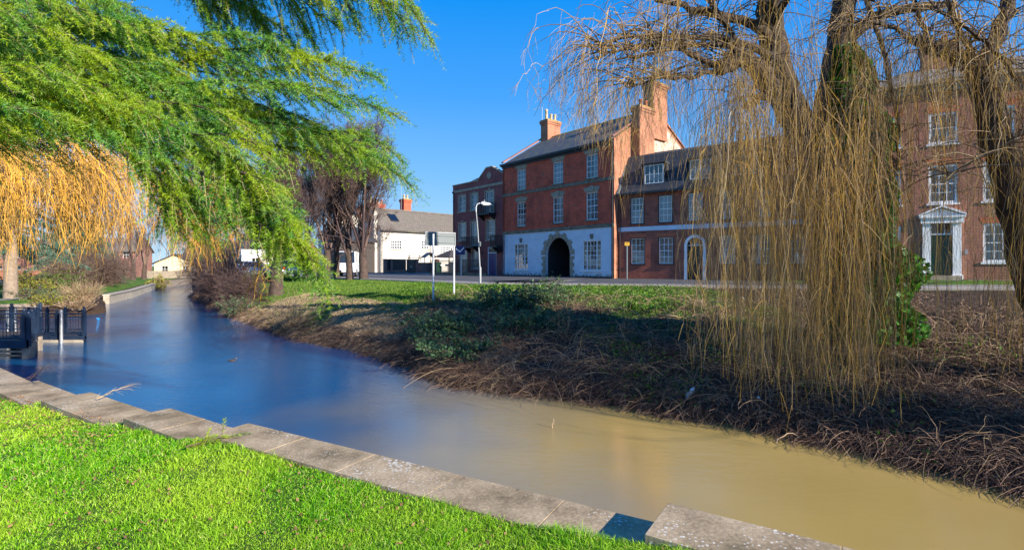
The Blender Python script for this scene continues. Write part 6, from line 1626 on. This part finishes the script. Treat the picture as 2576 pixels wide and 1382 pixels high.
# ------------------------------------------------------------------ vehicles
M['car_glass'] = plain('car_glass', (.02, .03, .04), .06, .1, spec=.9)
M['car_white'] = plain('car_white', (.72, .74, .78), .25, .04)
M['car_silver'] = plain('car_silver', (.42, .48, .56), .25, .06, metal=.5)
M['tyre'] = plain('tyre', (.015, .015, .015), .85, .2)
M['tail_red'] = plain('tail_light', (.5, .012, .01), .25, .1)
M['head_light'] = plain('head_light', (.75, .75, .72), .1, .05)
M['plate'] = plain('number_plate', (.6, .5, .12), .5, .05)
def car(label, x, y, z, rz, m='car_white', van=False, name='parked_car'):
    t = thing(name, label, 'van' if van else 'car', (x, y, z), rz)
    if van: low = [(-2.5, .4), (-2.5, 1.05), (-2.45, 1.2), (2.1, 1.2), (2.5, 1.0), (2.55, .4)]; top = [(-2.5, 1.2), (-2.42, 2.35), (1.1, 2.4), (1.95, 1.2)]; W = .98
    else: low = [(-2.05, .32), (-2.12, .6), (-2.0, .92), (1.05, .95), (1.75, .82), (2.1, .62), (2.1, .32)]; top = [(-2.0, .92), (-1.55, 1.42), (.1, 1.48), (1.05, .95)]; W = .87
    q = MB(); n = len(low); secs = [(-W, .9), (-W * 1.0, 1), (W, 1), (W, .9)]
    q.prism(low, -W, W)
    body = q.build('body', m, t, bevel=.07)
    q = MB(); k = len(top); wi = W * .82
    vs = [(a, -W * .97 if c < 1.25 and (c <= top[0][1] + .01) else -wi, c) for a, c in top] + [(a, W * .97 if c <= top[0][1] + .01 else wi, c) for a, c in top]
    q.add(vs, [tuple(range(k)), tuple(range(2 * k - 1, k - 1, -1))] + [(i, i + k, (i + 1) % k + k, (i + 1) % k) for i in range(k)])
    q.build('cabin', m, t, bevel=.05)
    # windows a little proud of the cabin
    def lerp(a, b, f): return tuple(a[i] + (b[i] - a[i]) * f for i in range(3))
    def panel(c, name):      # c: four corners, counter clockwise
        cen = tuple(sum(p[i] for p in c) / 4 for i in range(3)); cc = [lerp(cen, p, .88) for p in c]; nn = (Vector(cc[1]) - Vector(cc[0])).cross(Vector(cc[2]) - Vector(cc[1])).normalized()
        if nn.dot(Vector(cen) - Vector((-.3, 0, 1.1))) < 0: nn = -nn
        q = MB(); q.quad(*[tuple(Vector(p) + nn * .012) for p in cc]); q.build(name, 'car_glass', t)
    panel([vs[2], vs[3], vs[k + 3], vs[k + 2]], 'windscreen'); panel([vs[0], vs[1], vs[k + 1], vs[k]], 'rear_window')
    for b in (0, k):
        if van: panel([lerp(vs[b + 3], vs[b], .05), lerp(vs[b + 3], vs[b], .28), lerp(vs[b + 2], vs[b + 1], .22), lerp(vs[b + 2], vs[b + 1], .0)], 'side_window')
        else:
            panel([vs[b], lerp(vs[b], vs[b + 3], .5), lerp(vs[b + 1], vs[b + 2], .52), vs[b + 1]], 'side_window'); panel([lerp(vs[b], vs[b + 3], .52), vs[b + 3], vs[b + 2], lerp(vs[b + 1], vs[b + 2], .54)], 'side_window')
    r_ = .36 if van else .32; wx = (1.6, -1.6) if van else (1.35, -1.3)
    for a in wx:
        for s in (-1, 1):
            q = MB(); q.tube([(a, s * (W - .2), r_), (a, s * (W + .01), r_)], r_, 18); wh = q.build('wheel', 'tyre', t)
            q = MB(); q.tube([(a, s * (W + .0), r_), (a, s * (W + .025), r_)], r_ * .6, 12); q.build('rim', 'steel', wh)
    fx = 2.5 if van else 2.02; bx_ = -2.5 if van else -2.06; hz = .85 if van else .66
    for s in (-1, 1):
        q = MB(); q.box(fx - .04, fx + .06, s * W * .68 - .2, s * W * .68 + .2, hz, hz + .17); q.build('headlight', 'head_light', t)
        q = MB(); q.box(bx_ - .05, bx_ + .03, s * W * .8 - .13, s * W * .8 + .13, hz + .02, hz + .3); q.build('tail_light', 'tail_red', t)
        q = MB(); q.box(.85, 1.0, s * (W + .12) - .09, s * (W + .12) + .09, hz + .32, hz + .46) ; q.build('mirror', m, t)
    q = MB(); q.box(fx + .02, fx + .09, -.5, .5, .42, .62); q.build('grille', 'black', t)
    q = MB(); q.box(fx + .09, fx + .1, -.26, .26, .45, .56); q.build('number_plate', 'white', t)
    q = MB(); q.box(bx_ - .07, bx_ - .055, -.26, .26, .5, .61); q.build('number_plate', 'plate', t)
car('white van facing the river between the dark tree trunks', px(868, 0, 49)[0], 50, 0, R(-80), 'car_white', True, 'parked_van')
car('silver car parked behind the leaning tree trunk below the cedar bough', px(706, 0, 44)[0], 44, 0, R(140), 'car_silver')
car('white car parked beyond the dark bank at the left of the leaning trunk', px(628, 0, 46)[0], 46, -.05, R(125), 'car_white')
car('white car seen from behind with red tail lights in the left car park', -61.7, 71, -1.08, R(80), 'car_white')
car('dark car parked on the right of the white one in the left car park', -58.6, 72, -1.08, R(84), 'car_silver')
car('white van parked along the far right bank beyond the bare bushes', px(560, 0, 80)[0], 82, -.02, R(155), 'car_white', True, 'parked_van')

# ------------------------------------------------------------------ small things on and by the water
def duck(label, X, Y, m):
    t = thing('duck', label, 'duck', (X, Y, WATER), .4); t.scale = (.45, .45, .45)
    q = MB(); q.lathe([(0, -.06), (.08, -.05), (.12, 0), (.10, .07), (.04, .11), (0, .12)], (0, 0, 0), 12)
    q.v = [(x * 1.9, y, z) for x, y, z in q.v]; q.tube([(.15, 0, .05), (.2, 0, .15), (.21, 0, .19)], [.05, .035, .045], 8); q.tube([(-.18, 0, .05), (-.3, 0, .1)], [.05, .01], 6); q.build('body', m, t)
    q = MB(); q.tube([(.24, 0, .18), (.31, 0, .165)], [.02, .012], 6); q.build('beak', 'yellow', t)
duck('tiny dark duck floating alone on the blue water', *P3(584, 907, WATER)[:2], 'bark_dark')
M['blue_plastic'] = plain('blue_plastic', (.02, .3, .75), .3, .05)
def litter(label, x, y, m, s=.16, rot=(.2, .4, 1.), z=None, lift=.12, Yd=None):
    Y = Yd; X = (x - 1288) / 1288 * Y; z = max(gz(X, Y), WATER) + lift
    q = MB(); r_ = random.Random(int(x)); 
    q.tube([(-s, 0, 0), (-s * .3, s * .1, s * .1), (s * .5, 0, s * .05), (s, s * .1, 0)], [s * .12, s * .35, s * .3, s * .1], 7)
    o = q.build('litter', m); o.location = (X, Y, z); o.rotation_euler = rot; tag(o, label, 'litter')
litter('crumpled white plastic bottle caught in the brambles near the water', 1737, 1035, 'white', .17, Yd=10.9, rot=(0, -.7, .5), lift=.15)
litter('white rubbish lying at the bank top under the left willow strands', 1868, 740, 'white', .16, Yd=19.5)
litter('bright blue plastic scrap floating by the left shore', 247, 796, 'blue_plastic', .1, Yd=29.6, lift=.02)
litter('pale plastic scrap on the dead canes right of the bottle', 1910, 1050, 'curtain', .1, Yd=10.2, lift=.2)
def stick(label, a, b, r):
    q = MB(); a, b = np.array(a), np.array(b); k = np.linspace(0, 1, 7)[:, None]; C = a + (b - a) * k + np.array([0, 0, .12]) * np.sin(k * 3.14) + np.random.default_rng(int(abs(a[0] * 100))).normal(size=(7, 3)) * .015
    q.tube([tuple(c) for c in C], list(np.linspace(r, r * .4, 7)), 6); tag(q.build('stick', 'straw'), label, 'branch')
stick('curved pale stick rising from the water below the willow', P3(1950, 1112, WATER), P3(2010, 1098, WATER + .1), .01)
stick('short twig standing upright in the brown water', P3(1391, 1075, WATER), P3(1392, 1068, WATER + .06), .008)
stick('long pale branch lying along the bank top behind the willows', (px(2330, 706, 19)[0], 19, .35), (px(2560, 700, 17)[0], 17, .5), .02)
